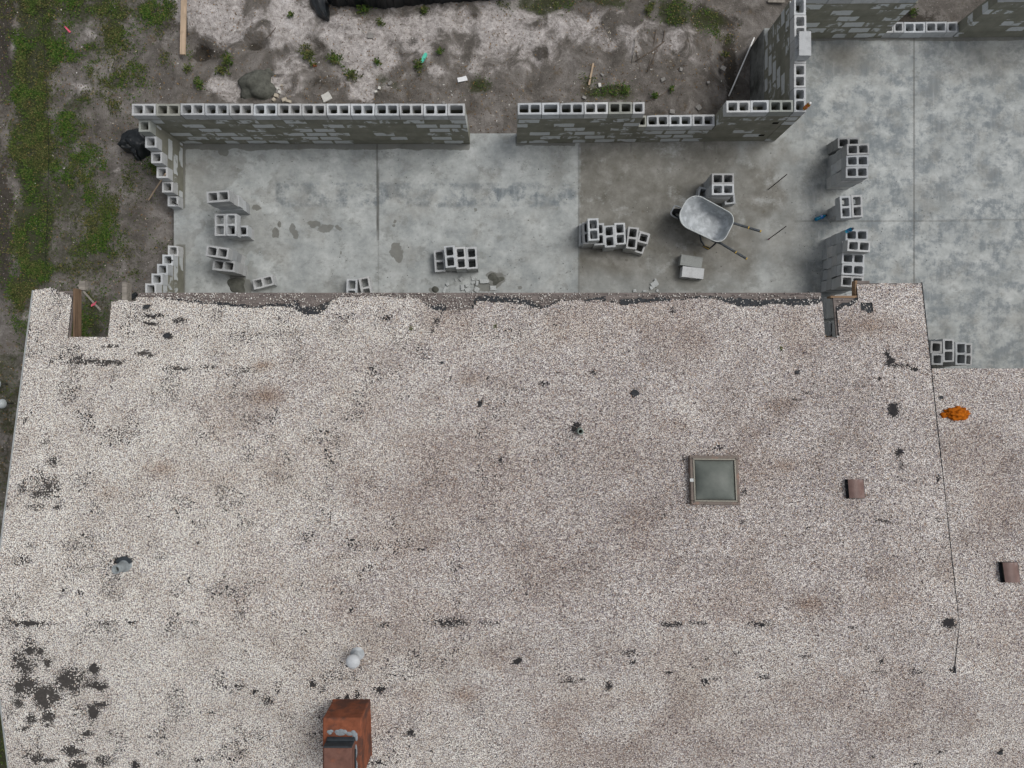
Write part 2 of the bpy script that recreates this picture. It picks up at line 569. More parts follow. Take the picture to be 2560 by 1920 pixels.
def mat_gravel():
    m = NM('roof_gravel', 0.95, 0.1)
    v = m.pos()
    wv = m.vmath('ADD', v, m.vmath('MULTIPLY', m.vmath('SUBTRACT', m.n('ShaderNodeTexNoise').outputs['Color'], (0.5, 0.5, 0.5)), (0.0, 0.0, 0.0)))
    SC = 60.0
    rc = m.sep(m.vor(v, SC, 'Color'))
    dd = m.vor(v, SC, 'Distance')
    sc2 = m.sep(m.vor(m.mapv(v, loc=(3.3, 1.7, 0)), 105, 'Color'))
    d2 = m.vor(m.mapv(v, loc=(3.3, 1.7, 0)), 105, 'Distance')
    tone = m.attr('tone')
    r0 = m.math('ADD', rc[0], m.math('MULTIPLY', m.math('SUBTRACT', tone, 0.5), 0.8), clamp=True)
    stone = m.ramp(r0, [(0.0, (0.13, 0.11, 0.105)), (0.14, (0.25, 0.205, 0.195)), (0.30, (0.37, 0.325, 0.315)), (0.45, (0.50, 0.465, 0.445)),
                        (0.6, (0.62, 0.57, 0.52)), (0.76, (0.73, 0.70, 0.665)), (0.92, (0.86, 0.85, 0.83))])
    stone = m.mix(1.0, stone, m.mix(m.rng(tone, 0.45, 0.95), (1.06, 1.03, 1.01), (1.10, 1.08, 1.02)), 'MULTIPLY')
    warm = m.rng(rc[1], 0.86, 0.9)
    stone = m.mix(m.math('MULTIPLY', warm, 0.5), stone, (0.42, 0.25, 0.13))
    cool = m.rng(rc[1], 0.16, 0.12)
    stone = m.mix(m.math('MULTIPLY', cool, 0.45), stone, (0.20, 0.19, 0.29))
    small = m.ramp(sc2[0], [(0.1, (0.10, 0.09, 0.088)), (0.5, (0.36, 0.33, 0.31)), (0.9, (0.72, 0.69, 0.65))])
    c = m.mix(m.rng(dd, 0.36, 0.52), stone, small)
    c = m.mix(m.math('MULTIPLY', m.math('MULTIPLY', m.rng(d2, 0.42, 0.6), m.rng(dd, 0.40, 0.56)), 0.85), c, (0.05, 0.045, 0.046))
    # dirt-stained areas
    st = m.attr('stain')
    c = m.mix(m.math('MULTIPLY', st, 0.9), c, m.mix(1.0, c, (0.52, 0.41, 0.34), 'MULTIPLY'))
    mot = m.noise(v, 1.7, 6, 0.6)
    c = m.mix(m.math('MULTIPLY', m.rng(mot, 0.42, 0.72), 0.6), c, m.mix(1.0, c, (0.70, 0.665, 0.645), 'MULTIPLY'))
    # bare roofing felt where the stones are gone
    bare = m.attr('bare')
    rnd = m.math('ADD', m.math('MULTIPLY', m.mix(m.rng(m.noise(v, 5, 2), .4, .6), rc[2], sc2[2]), 0.66), m.math('MULTIPLY', m.noise(v, 15, 6, 0.7), 0.42))
    bm = m.rng(m.math('SUBTRACT', bare, rnd), -0.02, 0.02)
    tar = m.ramp(m.noise(v, 25, 4, 0.6), [(0.3, (0.022, 0.022, 0.026)), (0.7, (0.05, 0.046, 0.044))])
    tar = m.mix(m.attr('dusty'), tar, m.ramp(m.noise(v, 30, 4, 0.7), [(0.3, (0.05, 0.046, 0.043)), (0.7, (0.085, 0.078, 0.072))]))
    c = m.mix(bm, c, tar)
    m.col(c)
    h = m.math('MULTIPLY', m.math('SUBTRACT', 1.0, m.math('MULTIPLY', dd, 1.3)), m.math('SUBTRACT', 1.0, bm))
    m.bump(h, 0.55, 0.012)
    return m.m


def mat_wood(name, base, grain=(2, 60, 60), dark=0.45, rough=0.85):
    m = NM(name, rough, 0.15)
    v = m.tc()
    g = m.noise(m.mapv(v, grain), 1.0, 5, 0.65, dist=0.4)
    n = m.noise(v, 5, 5, 0.6)
    c = m.ramp(g, [(0.3, tuple(x * dark for x in base)), (0.55, base), (0.75, tuple(min(1, x * 1.35) for x in base))])
    c = m.mix(m.math('MULTIPLY', m.rng(n, 0.5, 0.75), 0.5), c, tuple(x * .45 for x in base))
    m.col(c)
    m.bump(g, 0.3, 0.003)
    return m.m


def mat_island(name, stops, rough=0.8, noise_scale=0, olive=False):
    m = NM(name, rough, 0.2)
    r = m.n('ShaderNodeNewGeometry').outputs['Random Per Island']
    c = m.ramp(r, stops)
    if olive:
        o_ = m.ramp(r, [(0.0, (0.03, 0.03, 0.014)), (0.5, (0.075, 0.078, 0.028)), (0.85, (0.12, 0.115, 0.045)), (1.0, (0.22, 0.16, 0.07))])
        g_ = m.rng(m.noise(m.pos(), 1.5, 5, 0.65), 0.40, 0.60)
        c = m.mix(m.math('MULTIPLY', g_, 0.75), c, o_)
    if noise_scale:
        c = m.mix(0.5, c, m.ramp(m.noise(m.pos(), noise_scale, 4), [(0.3, (0.55, 0.55, 0.5)), (0.7, (1.35, 1.3, 1.1))]), 'MULTIPLY')
    m.col(c)
    return m.m


SLAB, GROUND, GRAVEL = mat_slab(), mat_ground(), mat_gravel()
DECKW = mat_wood('weathered_deck_boards', (0.195, 0.168, 0.155), (1.8, 45, 45), 0.55)
PLANK = mat_wood('pale_timber', (0.50, 0.38, 0.27), (30, 1.5, 30), 0.7)
BROWNW = mat_wood('brown_timber', (0.20, 0.135, 0.088), (40, 1.5, 40), 0.35)
ORANGEW = mat_wood('orange_timber', (0.30, 0.20, 0.125), (2, 40, 40), 0.5)
GREYW = mat_wood('grey_timber', (0.30, 0.275, 0.24), (3, 30, 30), 0.55)
FELT = simple('black_roofing_felt', (0.035, 0.038, 0.042), 0.8, 0.25, var=.35, scale=18, bump=.3, dark=(0.055, 0.05, 0.046), stain=.2)
STUCCO = simple('house_stucco', (0.45, 0.42, 0.36), 0.95, 0.1, var=.15, scale=40)
DRIP = simple('drip_edge_metal', (0.42, 0.44, 0.44), 0.5, 0.4, metal=.4, var=.2, scale=12)
MORTAR = simple('damp_mortar', (0.105, 0.107, 0.092), 0.95, 0.1, var=.35, scale=14, bump=.8)
FRAG = simple('broken_concrete', (0.46, 0.48, 0.475), 0.95, 0.1, var=.18, scale=35, bump=.4, dark=(.25, .25, .23), stain=.1, sscale=12)
BLACKP = simple('black_plastic_film', (0.012, 0.015, 0.017), 0.38, 0.5, var=.3, scale=10, bump=.3)
REBAR = simple('rusty_rebar', (0.035, 0.03, 0.028), 0.8, 0.3, var=.4, scale=80)
STEEL = simple('galvanised_steel', (0.35, 0.375, 0.39), 0.65, 0.4, metal=.15, var=.2, scale=7, bump=.1, dark=(.50, .53, .55), stain=.6, sscale=9)
DSTEEL = simple('dark_painted_steel', (0.055, 0.065, 0.075), 0.6, 0.4, var=.5, scale=25, bump=.2, dark=(.2, .22, .23), stain=.2, sscale=30)
RUBBER = simple('black_rubber', (0.02, 0.02, 0.021), 0.85, 0.2)
YELLOW = simple('yellow_paint', (0.50, 0.33, 0.06), 0.6, 0.3, var=.3)
WHITEP = simple('white_plastic', (0.72, 0.72, 0.70), 0.55, 0.4, var=.08)
TERRA = simple('painted_brick_red', (0.225, 0.078, 0.042), 0.9, 0.15, var=.28, scale=9, bump=.4, dark=(.10, .05, .038), stain=.55, sscale=3.5)
TERRA2 = simple('weathered_cap_red', (0.165, 0.085, 0.066), 0.9, 0.15, var=.3, scale=7, bump=.4, dark=(.30, .10, .05), stain=.25, sscale=4)
CEMENT = simple('grey_cement_patch', (0.24, 0.27, 0.29), 0.95, 0.1, var=.25, scale=20, bump=.5)
TAR = simple('tar_sealant', (0.03, 0.038, 0.045), 0.6, 0.35, var=.4, scale=12)
BROWNM = simple('brown_painted_metal', (0.165, 0.102, 0.088), 0.55, 0.4, var=.25, scale=6, dark=(.235, .175, .16), stain=.3, sscale=6)
FRAMEM = simple('bronze_frame', (0.155, 0.125, 0.105), 0.6, 0.4, var=.22, scale=10, dark=(.25, .15, .11), stain=.3, sscale=5)
GASKET = simple('dark_gasket', (0.05, 0.052, 0.045), 0.6, 0.3)
LEAD = simple('lead_flashing', (0.27, 0.30, 0.31), 0.7, 0.35, metal=.2, var=.25, scale=15, bump=.3)
ORANGE = simple('orange_foam', (0.42, 0.115, 0.008), 0.95, 0.1, var=.4, scale=22, bump=.8)
PINK = simple('pink_tape', (0.75, 0.13, 0.20), 0.6, 0.3)
TEAL = simple('mint_rubber', (0.10, 0.55, 0.40), 0.6, 0.3, var=.1)
PAPER = simple('white_card', (0.78, 0.79, 0.80), 0.7, 0.2, var=.05)
TILE = simple('pale_tile', (0.56, 0.55, 0.51), 0.8, 0.2, var=.12, scale=14)
TANROCK = simple('tan_rubble', (0.46, 0.41, 0.33), 0.95, 0.1, var=.25, scale=20, bump=.5)
GREYROCK = simple('grey_rubble', (0.26, 0.25, 0.235), 0.95, 0.1, var=.3, scale=20, bump=.5)
BARK = simple('dry_twig', (0.13, 0.105, 0.085), 0.95, 0.1, var=.4, scale=40)
STRING = simple('dark_cable', (0.012, 0.014, 0.015), 0.7, 0.2)
LEAF = mat_island('weed_leaf', [(0.0, (0.016, 0.038, 0.006)), (0.4, (0.042, 0.088, 0.012)), (0.78, (0.078, 0.145, 0.02)), (0.93, (0.10, 0.12, 0.035)), (1.0, (0.20, 0.14, 0.05))], olive=True)
LITTER = mat_island('dead_leaf', [(0.0, (0.06, 0.035, 0.018)), (0.5, (0.17, 0.10, 0.045)), (0.8, (0.30, 0.19, 0.07)), (0.92, (0.42, 0.38, 0.30)), (1.0, (0.7, 0.69, 0.66))])
STONE = mat_island('loose_pebble', [(0.0, (0.09, 0.07, 0.07)), (0.2, (0.24, 0.20, 0.19)), (0.4, (0.42, 0.38, 0.35)), (0.65, (0.62, 0.58, 0.52)), (1.0, (0.82, 0.80, 0.77))])


def glassy(name, c, rough=0.12, trans=0.8):
    m = NM(name, rough, 0.5)
    m.col(c)
    m.b.inputs['Transmission Weight'].default_value = trans
    m.b.inputs['IOR'].default_value = 1.35
    return m.m


BLUEL = glassy('blue_drink', (0.02, 0.38, 0.62), .15, .55)
CLEARP = glassy('clear_plastic', (0.72, 0.80, 0.82), .15, .8)
ORANGEL = glassy('orange_drink', (0.55, 0.22, 0.02), .2, .35)
GLASS = glassy('clear_glass', (0.62, 0.67, 0.68), .25, .25)
LABELB = simple('blue_label', (0.01, 0.16, 0.52), 0.5, 0.4, var=.05)
LABELO = simple('orange_label', (0.75, 0.16, 0.03), 0.5, 0.4, var=.05)
CAPD = simple('dark_bottle_cap', (0.03, 0.035, 0.06), 0.5, 0.4, var=.05)
ACRYL = NM('smoked_acrylic', 0.5, 0.35)
ACRYL.col(ACRYL.ramp(ACRYL.noise(ACRYL.tc(), 6, 5, .6), [(0.3, (0.10, 0.113, 0.10)), (0.7, (0.145, 0.16, 0.142))]))
ACRYL = ACRYL.m

# ------------------------------------------------------------------ ground
GZ = -0.14
KG = (H - GZ) / F


def topx(X, z=GZ): return 1280 + np.asarray(X) * F / (H - z)
def topy(Y, z=GZ): return 960 - np.asarray(Y) * F / (H - z)


def blobs(lst, px, py):
    t = np.zeros_like(px, dtype=float)
    for b in lst:
        s = b[4] if len(b) > 4 else 1.0
        t = np.maximum(t, s * ell(px, py, b[0], b[1], b[2], b[3]))
    return t


GRASS_B = [(88, 60, 45, 160, 1), (85, 330, 32, 150, 1.0), (75, 560, 45, 170, 1.05), (190, 30, 70, 45, .75), (300, 70, 28, 50, .95), (360, 30, 60, 35, .75),
           (250, 120, 40, 25, .6), (170, 330, 50, 40, .6), (210, 430, 60, 60, .55), (150, 500, 60, 60, .7), (250, 560, 70, 90, .55), (200, 650, 80, 80, .62),
           (330, 470, 40, 40, .5), (380, 420, 18, 20, .75), (230, 205, 18, 22, .6), (250, 190, 25, 12, .55), (285, 205, 14, 14, .7), (220, 250, 60, 30, .35),
           (25, 190, 25, 30, .5), (20, 900, 45, 60, .62), (40, 1010, 40, 80, .5), (10, 1180, 60, 80, .55), (235, 790, 60, 60, .75), (240, 830, 30, 20, .9), (60, 1130, 30, 60, .5), (0, 1850, 60, 90, 1.0), (150, 760, 70, 50, .6),
           (330, 640, 50, 50, .4), (290, 270, 25, 20, .5), (470, 120, 14, 18, .4), (410, 150, 18, 18, .4)]
GRASS_N = [(1360, 10, 70, 16, 1), (1510, 2, 60, 12, 1), (1690, 18, 45, 22, .95), (1760, 35, 40, 22, .9), (1620, 25, 10, 16, .7), (1260, 10, 20, 14, .5), (1190, 218, 28, 18, .8),
           (1520, 232, 55, 20, .7), (1470, 205, 30, 18, .55), (1690, 45, 20, 10, .8), (1800, 10, 40, 14, .7), (1830, 60, 18, 14, .5), (1045, 22, 14, 10, .5), (965, 205, 20, 18, .5), (1000, 215, 16, 14, .45)]
SAND_B = [(520, 20, 70, 50, 1), (560, 70, 60, 40, .7), (640, 60, 40, 40, .4), (720, 40, 40, 60, .9), (740, 150, 40, 30, .6), (860, 90, 60, 50, 1), (920, 120, 70, 60, .95), (905, 200, 50, 45, .95),
          (1000, 90, 90, 50, .8), (1120, 50, 90, 40, .75), (1250, 60, 90, 60, .8), (1330, 100, 60, 60, .75), (1420, 60, 100, 40, .55), (690, 200, 50, 25, .8), (560, 215, 45, 25, .8),
          (1180, 150, 60, 40, .45), (1560, 90, 70, 50, .5), (1560, 275, 40, 14, .7), (1690, 110, 60, 40, .5), (1480, 40, 60, 25, .55), (200, 235, 30, 20, .4), (290, 190, 16, 25, .4), (380, 90, 40, 25, .3),
          (235, 90, 20, 40, .35), (90, 870, 18, 30, .5), (60, 790, 16, 12, .45), (60, 770, 14, 10, .5), (290, 430, 16, 14, .4), (300, 370, 18, 18, .35), (70, 900, 15, 30, .4), (120, 820, 10, 30, .4), (230, 230, 25, 14, .35),
          (1090, 175, 22, 14, .6), (1790, 160, 30, 40, .3)]
DARK_SHADE_B = [(495, 125, 24, 22, 1.1), (455, 60, 10, 60, .8), (530, 135, 30, 25, .6), (640, 110, 25, 14, .8), (800, 110, 22, 35, .6), (700, 185, 40, 8, .6), (790, 205, 40, 20, .55), (1040, 105, 22, 20, .6),  # dark soil patches; pit and left-edge entries paint shade into the colour
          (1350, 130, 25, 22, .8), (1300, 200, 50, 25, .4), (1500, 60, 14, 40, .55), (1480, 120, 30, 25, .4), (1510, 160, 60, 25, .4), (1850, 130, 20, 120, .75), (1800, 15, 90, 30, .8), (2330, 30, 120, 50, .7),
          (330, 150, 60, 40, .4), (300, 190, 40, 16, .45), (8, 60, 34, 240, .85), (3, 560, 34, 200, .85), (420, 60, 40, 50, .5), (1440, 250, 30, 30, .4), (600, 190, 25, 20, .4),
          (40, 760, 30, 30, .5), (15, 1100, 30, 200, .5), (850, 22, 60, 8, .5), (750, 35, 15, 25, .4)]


def ground_z(X, Y):
    px, py = topx(X), topy(Y)
    z = GZ + (fbm(X, Y, 1.6, 1) - .5) * 0.10 + (fbm(X, Y, 0.45, 3) - .5) * 0.12 + (vn(X, Y, .13, 5) - .5) * .025
    # dug trench beside the cross wall and north of the far wall
    tr = sstep(3.2, 4.4, X) * sstep(4.85, 5.3, Y)
    z = z - 0.62 * tr
    z = z - 0.30 * ell(px, py, 490, 122, 22, 20) - 0.12 * ell(px, py, 645, 112, 22, 10) - .08 * ell(px, py, 540, 135, 25, 25)
    z = z + 0.10 * ell(px, py, 870, 60, 40, 15) + .06 * ell(px, py, 520, 20, 60, 40)
    # keep below the slab
    ins = boxm(X, Y, -6.45, 14, -10, 4.66, .05)
    z = np.where(ins > .5, np.minimum(z, -0.16), np.minimum(z, -0.03))
    far = np.maximum(np.abs(X), np.abs(Y)) > 16
    return np.where(far, GZ, z)


def grass_d(X, Y):
    px, py = topx(X), topy(Y)
    px = px + (fbm(X, Y, .5, 2) - .5) * 70; py = py + (fbm(X, Y, .5, 6) - .5) * 40
    g = np.maximum(blobs(GRASS_B[:3], px, py), np.maximum(.74 * blobs(GRASS_B[3:], px, py), blobs(GRASS_N, px, py)))
    left = sstep(430, 250, px) * (.10 + .34 * sstep(.42, .62, fbm(X, Y, .8, 5)))
    g = np.maximum(g, left)
    g = g * (1 - .72 * sstep(58, 22, px) * (py > -50) * (py < 880))
    return g


def axis(a, b, st, far, n=14):
    core = np.arange(a, b + st / 2, st)
    t = np.geomspace(st * 2, far, n)
    return np.concatenate([(a - t)[::-1], core, b + t])


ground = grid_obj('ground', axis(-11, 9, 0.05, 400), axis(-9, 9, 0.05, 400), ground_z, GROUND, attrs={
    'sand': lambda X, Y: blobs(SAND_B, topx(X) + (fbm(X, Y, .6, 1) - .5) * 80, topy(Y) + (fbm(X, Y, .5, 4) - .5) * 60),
    'dark': lambda X, Y: np.maximum(.36 * sstep(470, 330, topx(X)), blobs(DARK_SHADE_B, topx(X) + (fbm(X, Y, .4, 3) - .5) * 40, topy(Y) + (fbm(X, Y, .4, 5) - .5) * 30)),  # soil darkens toward the left edge: shade painted into its colour
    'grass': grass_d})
tag(ground, 'sandy building-plot soil with bare sand and patchy weeds', 'ground', kind='structure')

# ------------------------------------------------------------------ slab
XL, YN = -6.33, 4.69


def s_px(X): return 1280 + X * F / H
def s_py(Y): return 960 - Y * F / H


def slab_attr_blue(X, Y):
    px, py = s_px(X), s_py(Y)
    b = boxm(px, py, 690, 1440, 458, 516, 6) * (0.95 + .5 * vn(X, Y, .5, 2))
    b = np.maximum(b, .9 * sstep(1950, 2050, px))
    b = np.maximum(b, .25 * (fbm(X, Y, 1.2, 4) > .55))
    b = np.maximum(b, .9 * ell(px, py, 2500, 440, 50, 50)); b = np.maximum(b, .9 * ell(px, py, 2240, 500, 60, 60))
    return b


def slab_attr_brown(X, Y):
    px, py = s_px(X), s_py(Y)
    nx = (fbm(X, Y, .8, 6) - .5)
    b = sstep(1444, 1450, px + nx * 10 + (vn(X, Y, .06, 2) - .5) * 4) * (1 - sstep(1850, 1990, px + nx * 260)) * (1 - sstep(650, 760, py + nx * 200) * .55)
    b = np.maximum(b, .85 * ell(px, py, 2110, 140, 60, 32) + (fbm(X, Y, .3, 2) - .5) * .3 * ell(px, py, 2110, 150, 100, 60))
    b = np.maximum(b, .45 * ell(px, py, 2050, 420, 40, 60))
    b = np.maximum(b, .6 * ell(px, py, 1960, 560, 60, 160))
    b = np.maximum(b, .35 * boxm(px, py, 455, 700, 360, 700, 40) * (fbm(X, Y, .6, 3) > .48))
    b = np.maximum(b, .5 * ell(px, py, 500, 440, 40, 60) * (.6 + .6 * (fbm(X, Y, .4, 1) - .5)))
    b = np.maximum(b, .5 * ell(px, py, 2480, 140, 120, 40))
    return b


WET = [(690, 583, 10, 12), (735, 572, 9, 12), (742, 586, 8, 8), (785, 560, 18, 8), (815, 572, 18, 10), (845, 568, 10, 5), (988, 620, 14, 18), (1000, 640, 10, 14), (985, 565, 8, 7), (985, 552, 6, 5), (1185, 523, 5, 5),
       (740, 594, 5, 5), (700, 563, 5, 5), (595, 705, 22, 30), (610, 720, 25, 20), (1240, 700, 22, 20), (1215, 715, 30, 14), (1080, 724, 8, 7), (1300, 715, 6, 6), (1230, 690, 14, 10), (852, 633, 4, 6), (558, 380, 12, 8), (640, 520, 12, 8), (1563, 650, 4, 3)]


def slab_attr_wet(X, Y):
    px, py = s_px(X), s_py(Y)
    d = blobs(WET, px + (fbm(X, Y, .14, 1) - .5) * 22, py + (fbm(X, Y, .14, 3) - .5) * 18)
    n = fbm(X, Y, .35, 3)
    # mortar droppings along the foot of the north walls
    d = np.maximum(d, 1.05 * (sstep(358, 366, py) if False else 1) * (1 - sstep(366, 366 + 26 * n + 3, py)) * (px < 1175) * (py > 340))
    d = np.maximum(d, 1.0 * (1 - sstep(360, 360 + 24 * n, py)) * (px > 1290) * (px < 1440) * (py > 340))
    d = np.maximum(d, .9 * (1 - sstep(99, 99 + 12 * n, py)) * (px > 2010))
    d = np.maximum(d, .9 * (1 - sstep(461, 461 + 10 * n, px)) * ((py < 520) | (py > 610)) * (px > 440))
    return d


def slab_attr_joint(X, Y):
    px, py = s_px(X), s_py(Y)
    wob = (vn(X, Y, .3, 1) - .5) * 1.5
    j = .9 * (1 - sstep(1.6, 3.2, np.abs(px - 942.5 + wob - (py - 360) * .012))) * (py < 600)
    j = np.maximum(j, .35 * (1 - sstep(.6, 2.6, np.abs(px - 945.5 - (py - 600) * .012))) * (py >= 600))
    j = np.maximum(j, .75 * (1 - sstep(.8, 2.6, np.abs(px - 2284.6 + wob * .6))))
    j = np.maximum(j, .55 * (1 - sstep(.8, 2.6, np.abs(py - 553.5 + (px - 2000) * .0065 + wob))) * (px > 1985))
    j = np.maximum(j, .4 * (1 - sstep(.6, 2.4, np.abs(px - 1577))) * (py < 380))
    j = np.maximum(j, .4 * (1 - sstep(.6, 2.4, np.abs(px - 1761))) * (py < 380))
    j = np.maximum(j, .5 * (1 - sstep(.8, 2.6, np.abs(px - 1446))) * (py > 360))
    return j * (0.55 + .6 * fbm(X, Y, .25, 5))


def slab_keep(X, Y):
    return (X > XL) & (((Y < YN) & (Y > 0.1)) | ((X > 4.725) & (Y < 6.66) & (Y > 0.1)))


slab = grid_obj('concrete_slab', np.concatenate([[XL], np.arange(-6.3, 11.0, .025), np.arange(11, 16, .2)]),
                np.concatenate([np.arange(0.1, 4.69, .025), [4.69], np.arange(4.7, 6.65, .025), [6.66]]),
                lambda X, Y: 0 * X, SLAB, keep=slab_keep, attrs={
                    'blue': slab_attr_blue, 'brown': slab_attr_brown, 'wet': slab_attr_wet, 'joint': slab_attr_joint,
                    'fleck': lambda X, Y: np.maximum(.25, boxm(s_px(X), s_py(Y), 1450, 1900, 350, 560, 20))})
tag(slab, 'grey concrete floor slab with sawn joints and mortar stains', 'slab', kind='structure')
mb = MB()
mb.box(((XL + 4.72) / 2, (0.1 + YN) / 2, -0.254), (4.72 - XL - .006, YN - .1 - .006, 0.5))
mb.box(((4.72 + 16) / 2, (0.1 + 6.66) / 2, -0.454), (16 - 4.72 - .006, 6.66 - .1 - .006, 0.9))
e = mb.build('slab_edge', simple('slab_edge_concrete', (0.27, 0.28, 0.27), .95, .1, var=.3, scale=8, bump=.5, dark=(.13, .13, .115), stain=.5, sscale=3))
tag(e, 'rough concrete edge of the floor slab', 'slab', kind='structure')

# ------------------------------------------------------------------ hollow blocks
BL, BW, BH = 0.397, 0.194, 0.194


def cell_faces(mb, x0, x1, y0, y1, z0, z1, hx0, hx1, hy0, hy1, rad=0.022, ends=(True, True), uvf=None, jit=None, bottom=True, top=True, seg=4):
    """rectangular prism with a rounded vertical hole"""
    cs = [(hx0 + rad, hy0 + rad, 180), (hx1 - rad, hy0 + rad, 270), (hx1 - rad, hy1 - rad, 0), (hx0 + rad, hy1 - rad, 90)]
    hole = []
    for (cx, cy, a0) in cs:
        hole.append([(cx + rad * math.cos(R(a0 + 90 * i / seg)), cy + rad * math.sin(R(a0 + 90 * i / seg))) for i in range(seg + 1)])
    oc = [(x0, y0), (x1, y0), (x1, y1), (x0, y1)]
    for z, up in ((z1, True), (z0, False)):
        if (up and not top) or (not up and not bottom): continue
        for i in range(4):
            j = (i + 1) % 4
            q = [(*oc[i], z), (*oc[j], z), (*hole[j][0], z), (*hole[i][-1], z)]
            mb.quad(q if up else q[::-1], [(p[0], p[1] + 3.3) for p in (q if up else q[::-1])] if uvf else None)
            for k in range(seg):
                t = [(*oc[i], z), (*hole[i][k + 1], z), (*hole[i][k], z)]
                mb.quad(t if up else t[::-1], [(p[0], p[1] + 3.3) for p in (t if up else t[::-1])] if uvf else None)
    fl = [p for h in hole for p in h]
    n = len(fl)
    for i in range(n):
        a, b = fl[i], fl[(i + 1) % n]
        q = [(*a, z1), (*b, z1), (*b, z0), (*a, z0)]
        mb.quad(q, [(0.1, 0.1)] * 4 if uvf else None)
    sides = [((x0, y0), (x1, y0), True), ((x1, y0), (x1, y1), ends[1]), ((x1, y1), (x0, y1), True), ((x0, y1), (x0, y0), ends[0])]
    for a, b, on in sides:
        if not on: continue
        q = [(*a, z0), (*b, z0), (*b, z1), (*a, z1)]
        mb.quad(q, [uvf(p) for p in q] if uvf else None)


def block_mesh(name, L=BL, cells=2, seed=0, notch=False):
    mb = MB()
    x0 = -L / 2
    if cells == 2:
        cell_faces(mb, x0, 0, -BW / 2, BW / 2, 0, BH, x0 + .03, -.0175, -.066, .066, ends=(True, False))
        cell_faces(mb, 0, L / 2, -BW / 2, BW / 2, 0, BH, .0175, L / 2 - .03, -.066, .066, ends=(False, True))
    else:
        cell_faces(mb, x0, L / 2, -BW / 2, BW / 2, 0, BH, x0 + .032, L / 2 - .032, -.066, .066)
    r = random.Random(seed)
    jm = {}
    out = []
    for v in mb.v:
        k = tuple(round(c, 4) for c in v)
        if k not in jm:
            jm[k] = tuple(c + r.uniform(-.0022, .0022) for c in v)
            if seed % 2 and abs(abs(v[0]) - L / 2) < 1e-4 and abs(abs(v[1]) - BW / 2) < 1e-4 and v[2] > .1 and r.random() < .4:
                q_ = r.uniform(.004, .012)      # chipped corner
                jm[k] = (v[0] - math.copysign(q_ * .8, v[0]), v[1] - math.copysign(q_ * .6, v[1]), v[2] - q_)
        out.append(jm[k])
    mb.v = out
    me = mb.mesh(name, BLOCK)
    return me


FULL = [block_mesh('hollow_block', seed=i) for i in range(5)]
HALF = [block_mesh('half_block', L=0.198, cells=1, seed=20 + i) for i in range(3)]
CUT = [block_mesh('cut_block', L=0.29, cells=1, seed=30 + i) for i in range(2)]


def solidblock():
    mb = MB(); mb.box((0, 0, BH / 2), (BL, BW, BH), bev=.004)
    return mb.mesh('block', BLOCK)


_brnd = random.Random(5)


def tint(dark=0.0, lo=.74, hi=1.12):
    t = _brnd.uniform(lo, hi) * (1 - dark)
    w_ = _brnd.uniform(-.02, .02)
    return (t * (1 + w_), t, t * (1 - w_), 1)


def put_block(me, X, Y, z, rot, dark=0.0, name='concrete_block', parent=None, color=None):
    o = bpy.data.objects.new(name, me)
    COL.objects.link(o)
    o.location = (X, Y, z)
    o.rotation_euler = (0, 0, R(rot))
    o.color = color or tint(dark)
    if parent: o.parent = parent
    return o


# ------------------------------------------------------------------ block walls
CH = 0.2032


def build_wall(name, label, origin, rot, segs, mat=WALL, z0=0.0, darks=(), group='unfinished block walls'):
    """segs: (u0, u1, [ (cell widths) ], courses) along the local x axis; local y from 0 (near face) to BW"""
    root = empty(name, origin, rot, label, 'wall', group)
    mb = MB()
    for si, (u0, u1, cells, nc) in enumerate(segs):
        ztop = nc * CH - CH + 0.008
        n = max(1, int(round((u1 - u0) / 0.2032)))
        for i in range(n):
            a, b = u0 + (u1 - u0) * i / n, u0 + (u1 - u0) * (i + 1) / n

            def uvf(p, a=a): return (p[0] + p[1] * .7 + 20.32, p[2] + 4.064)
            cell_faces(mb, a, b, 0, BW, z0, ztop, a + .028, b - .028, BW / 2 - .064, BW / 2 + .064, uvf=uvf, ends=(i == 0, i == n - 1), bottom=False, seg=2)
    mb.build('masonry', mat, root)
    k = 0
    for si, (u0, u1, cells, nc) in enumerate(segs):
        u = u0
        for cw in cells:
            L = cw - .009
            me = _brnd.choice(FULL) if cw > .38 else (_brnd.choice(CUT) if cw > .25 else _brnd.choice(HALF))
            base = {True: BL, False: .29 if cw > .25 else .198}[cw > .38]
            o = bpy.data.objects.new('hollow_block', me)
            COL.objects.link(o)
            o.parent = root
            o.location = (u + cw / 2, BW / 2 + _brnd.uniform(-.005, .005), nc * CH - CH + .009)
            o.scale = (L / base, 1.0 + .012 * (k % 2), 1)
            if abs(nc * CH - CH) < .01: o.location.z = .009
            o.color = tint(.38 if k in darks else 0.0, .84, 1.14)
            if k in darks: o.color = (o.color[0] * 1.0, o.color[1], o.color[2] * .9, 1)
            u += cw
            k += 1
    # mortar between the top blocks
    return root


M2 = 0.4064
# north wall, part west of the doorway
build_wall('block_wall', 'long block wall at the top left with seven courses, ending at the doorway', (-6.359, 4.493, 0), 0.0,
           [(0, 13 * M2, [M2] * 13, 7), (13 * M2, 13 * M2 + .29, [.29], 7)], darks=(1,))
# west wall: stepped from north (six courses) to south (one course); local x runs south
build_wall('block_wall', 'west block wall stepping down from the corner beside the trash bag', (-6.345, 4.489, 0), R(-90),
           [(i * CH, (i + 1) * CH, [CH], 6 - i) for i in range(6)], darks=(0,))
build_wall('block_wall', 'west block wall stepping up under the gravel roof edge', (-6.34, 2.556, 0), R(-90),
           [(i * CH, (i + 1) * CH, [CH], 1 + i) for i in range(7)] + [(7 * CH, 10 * CH, [M2, CH], 7)])
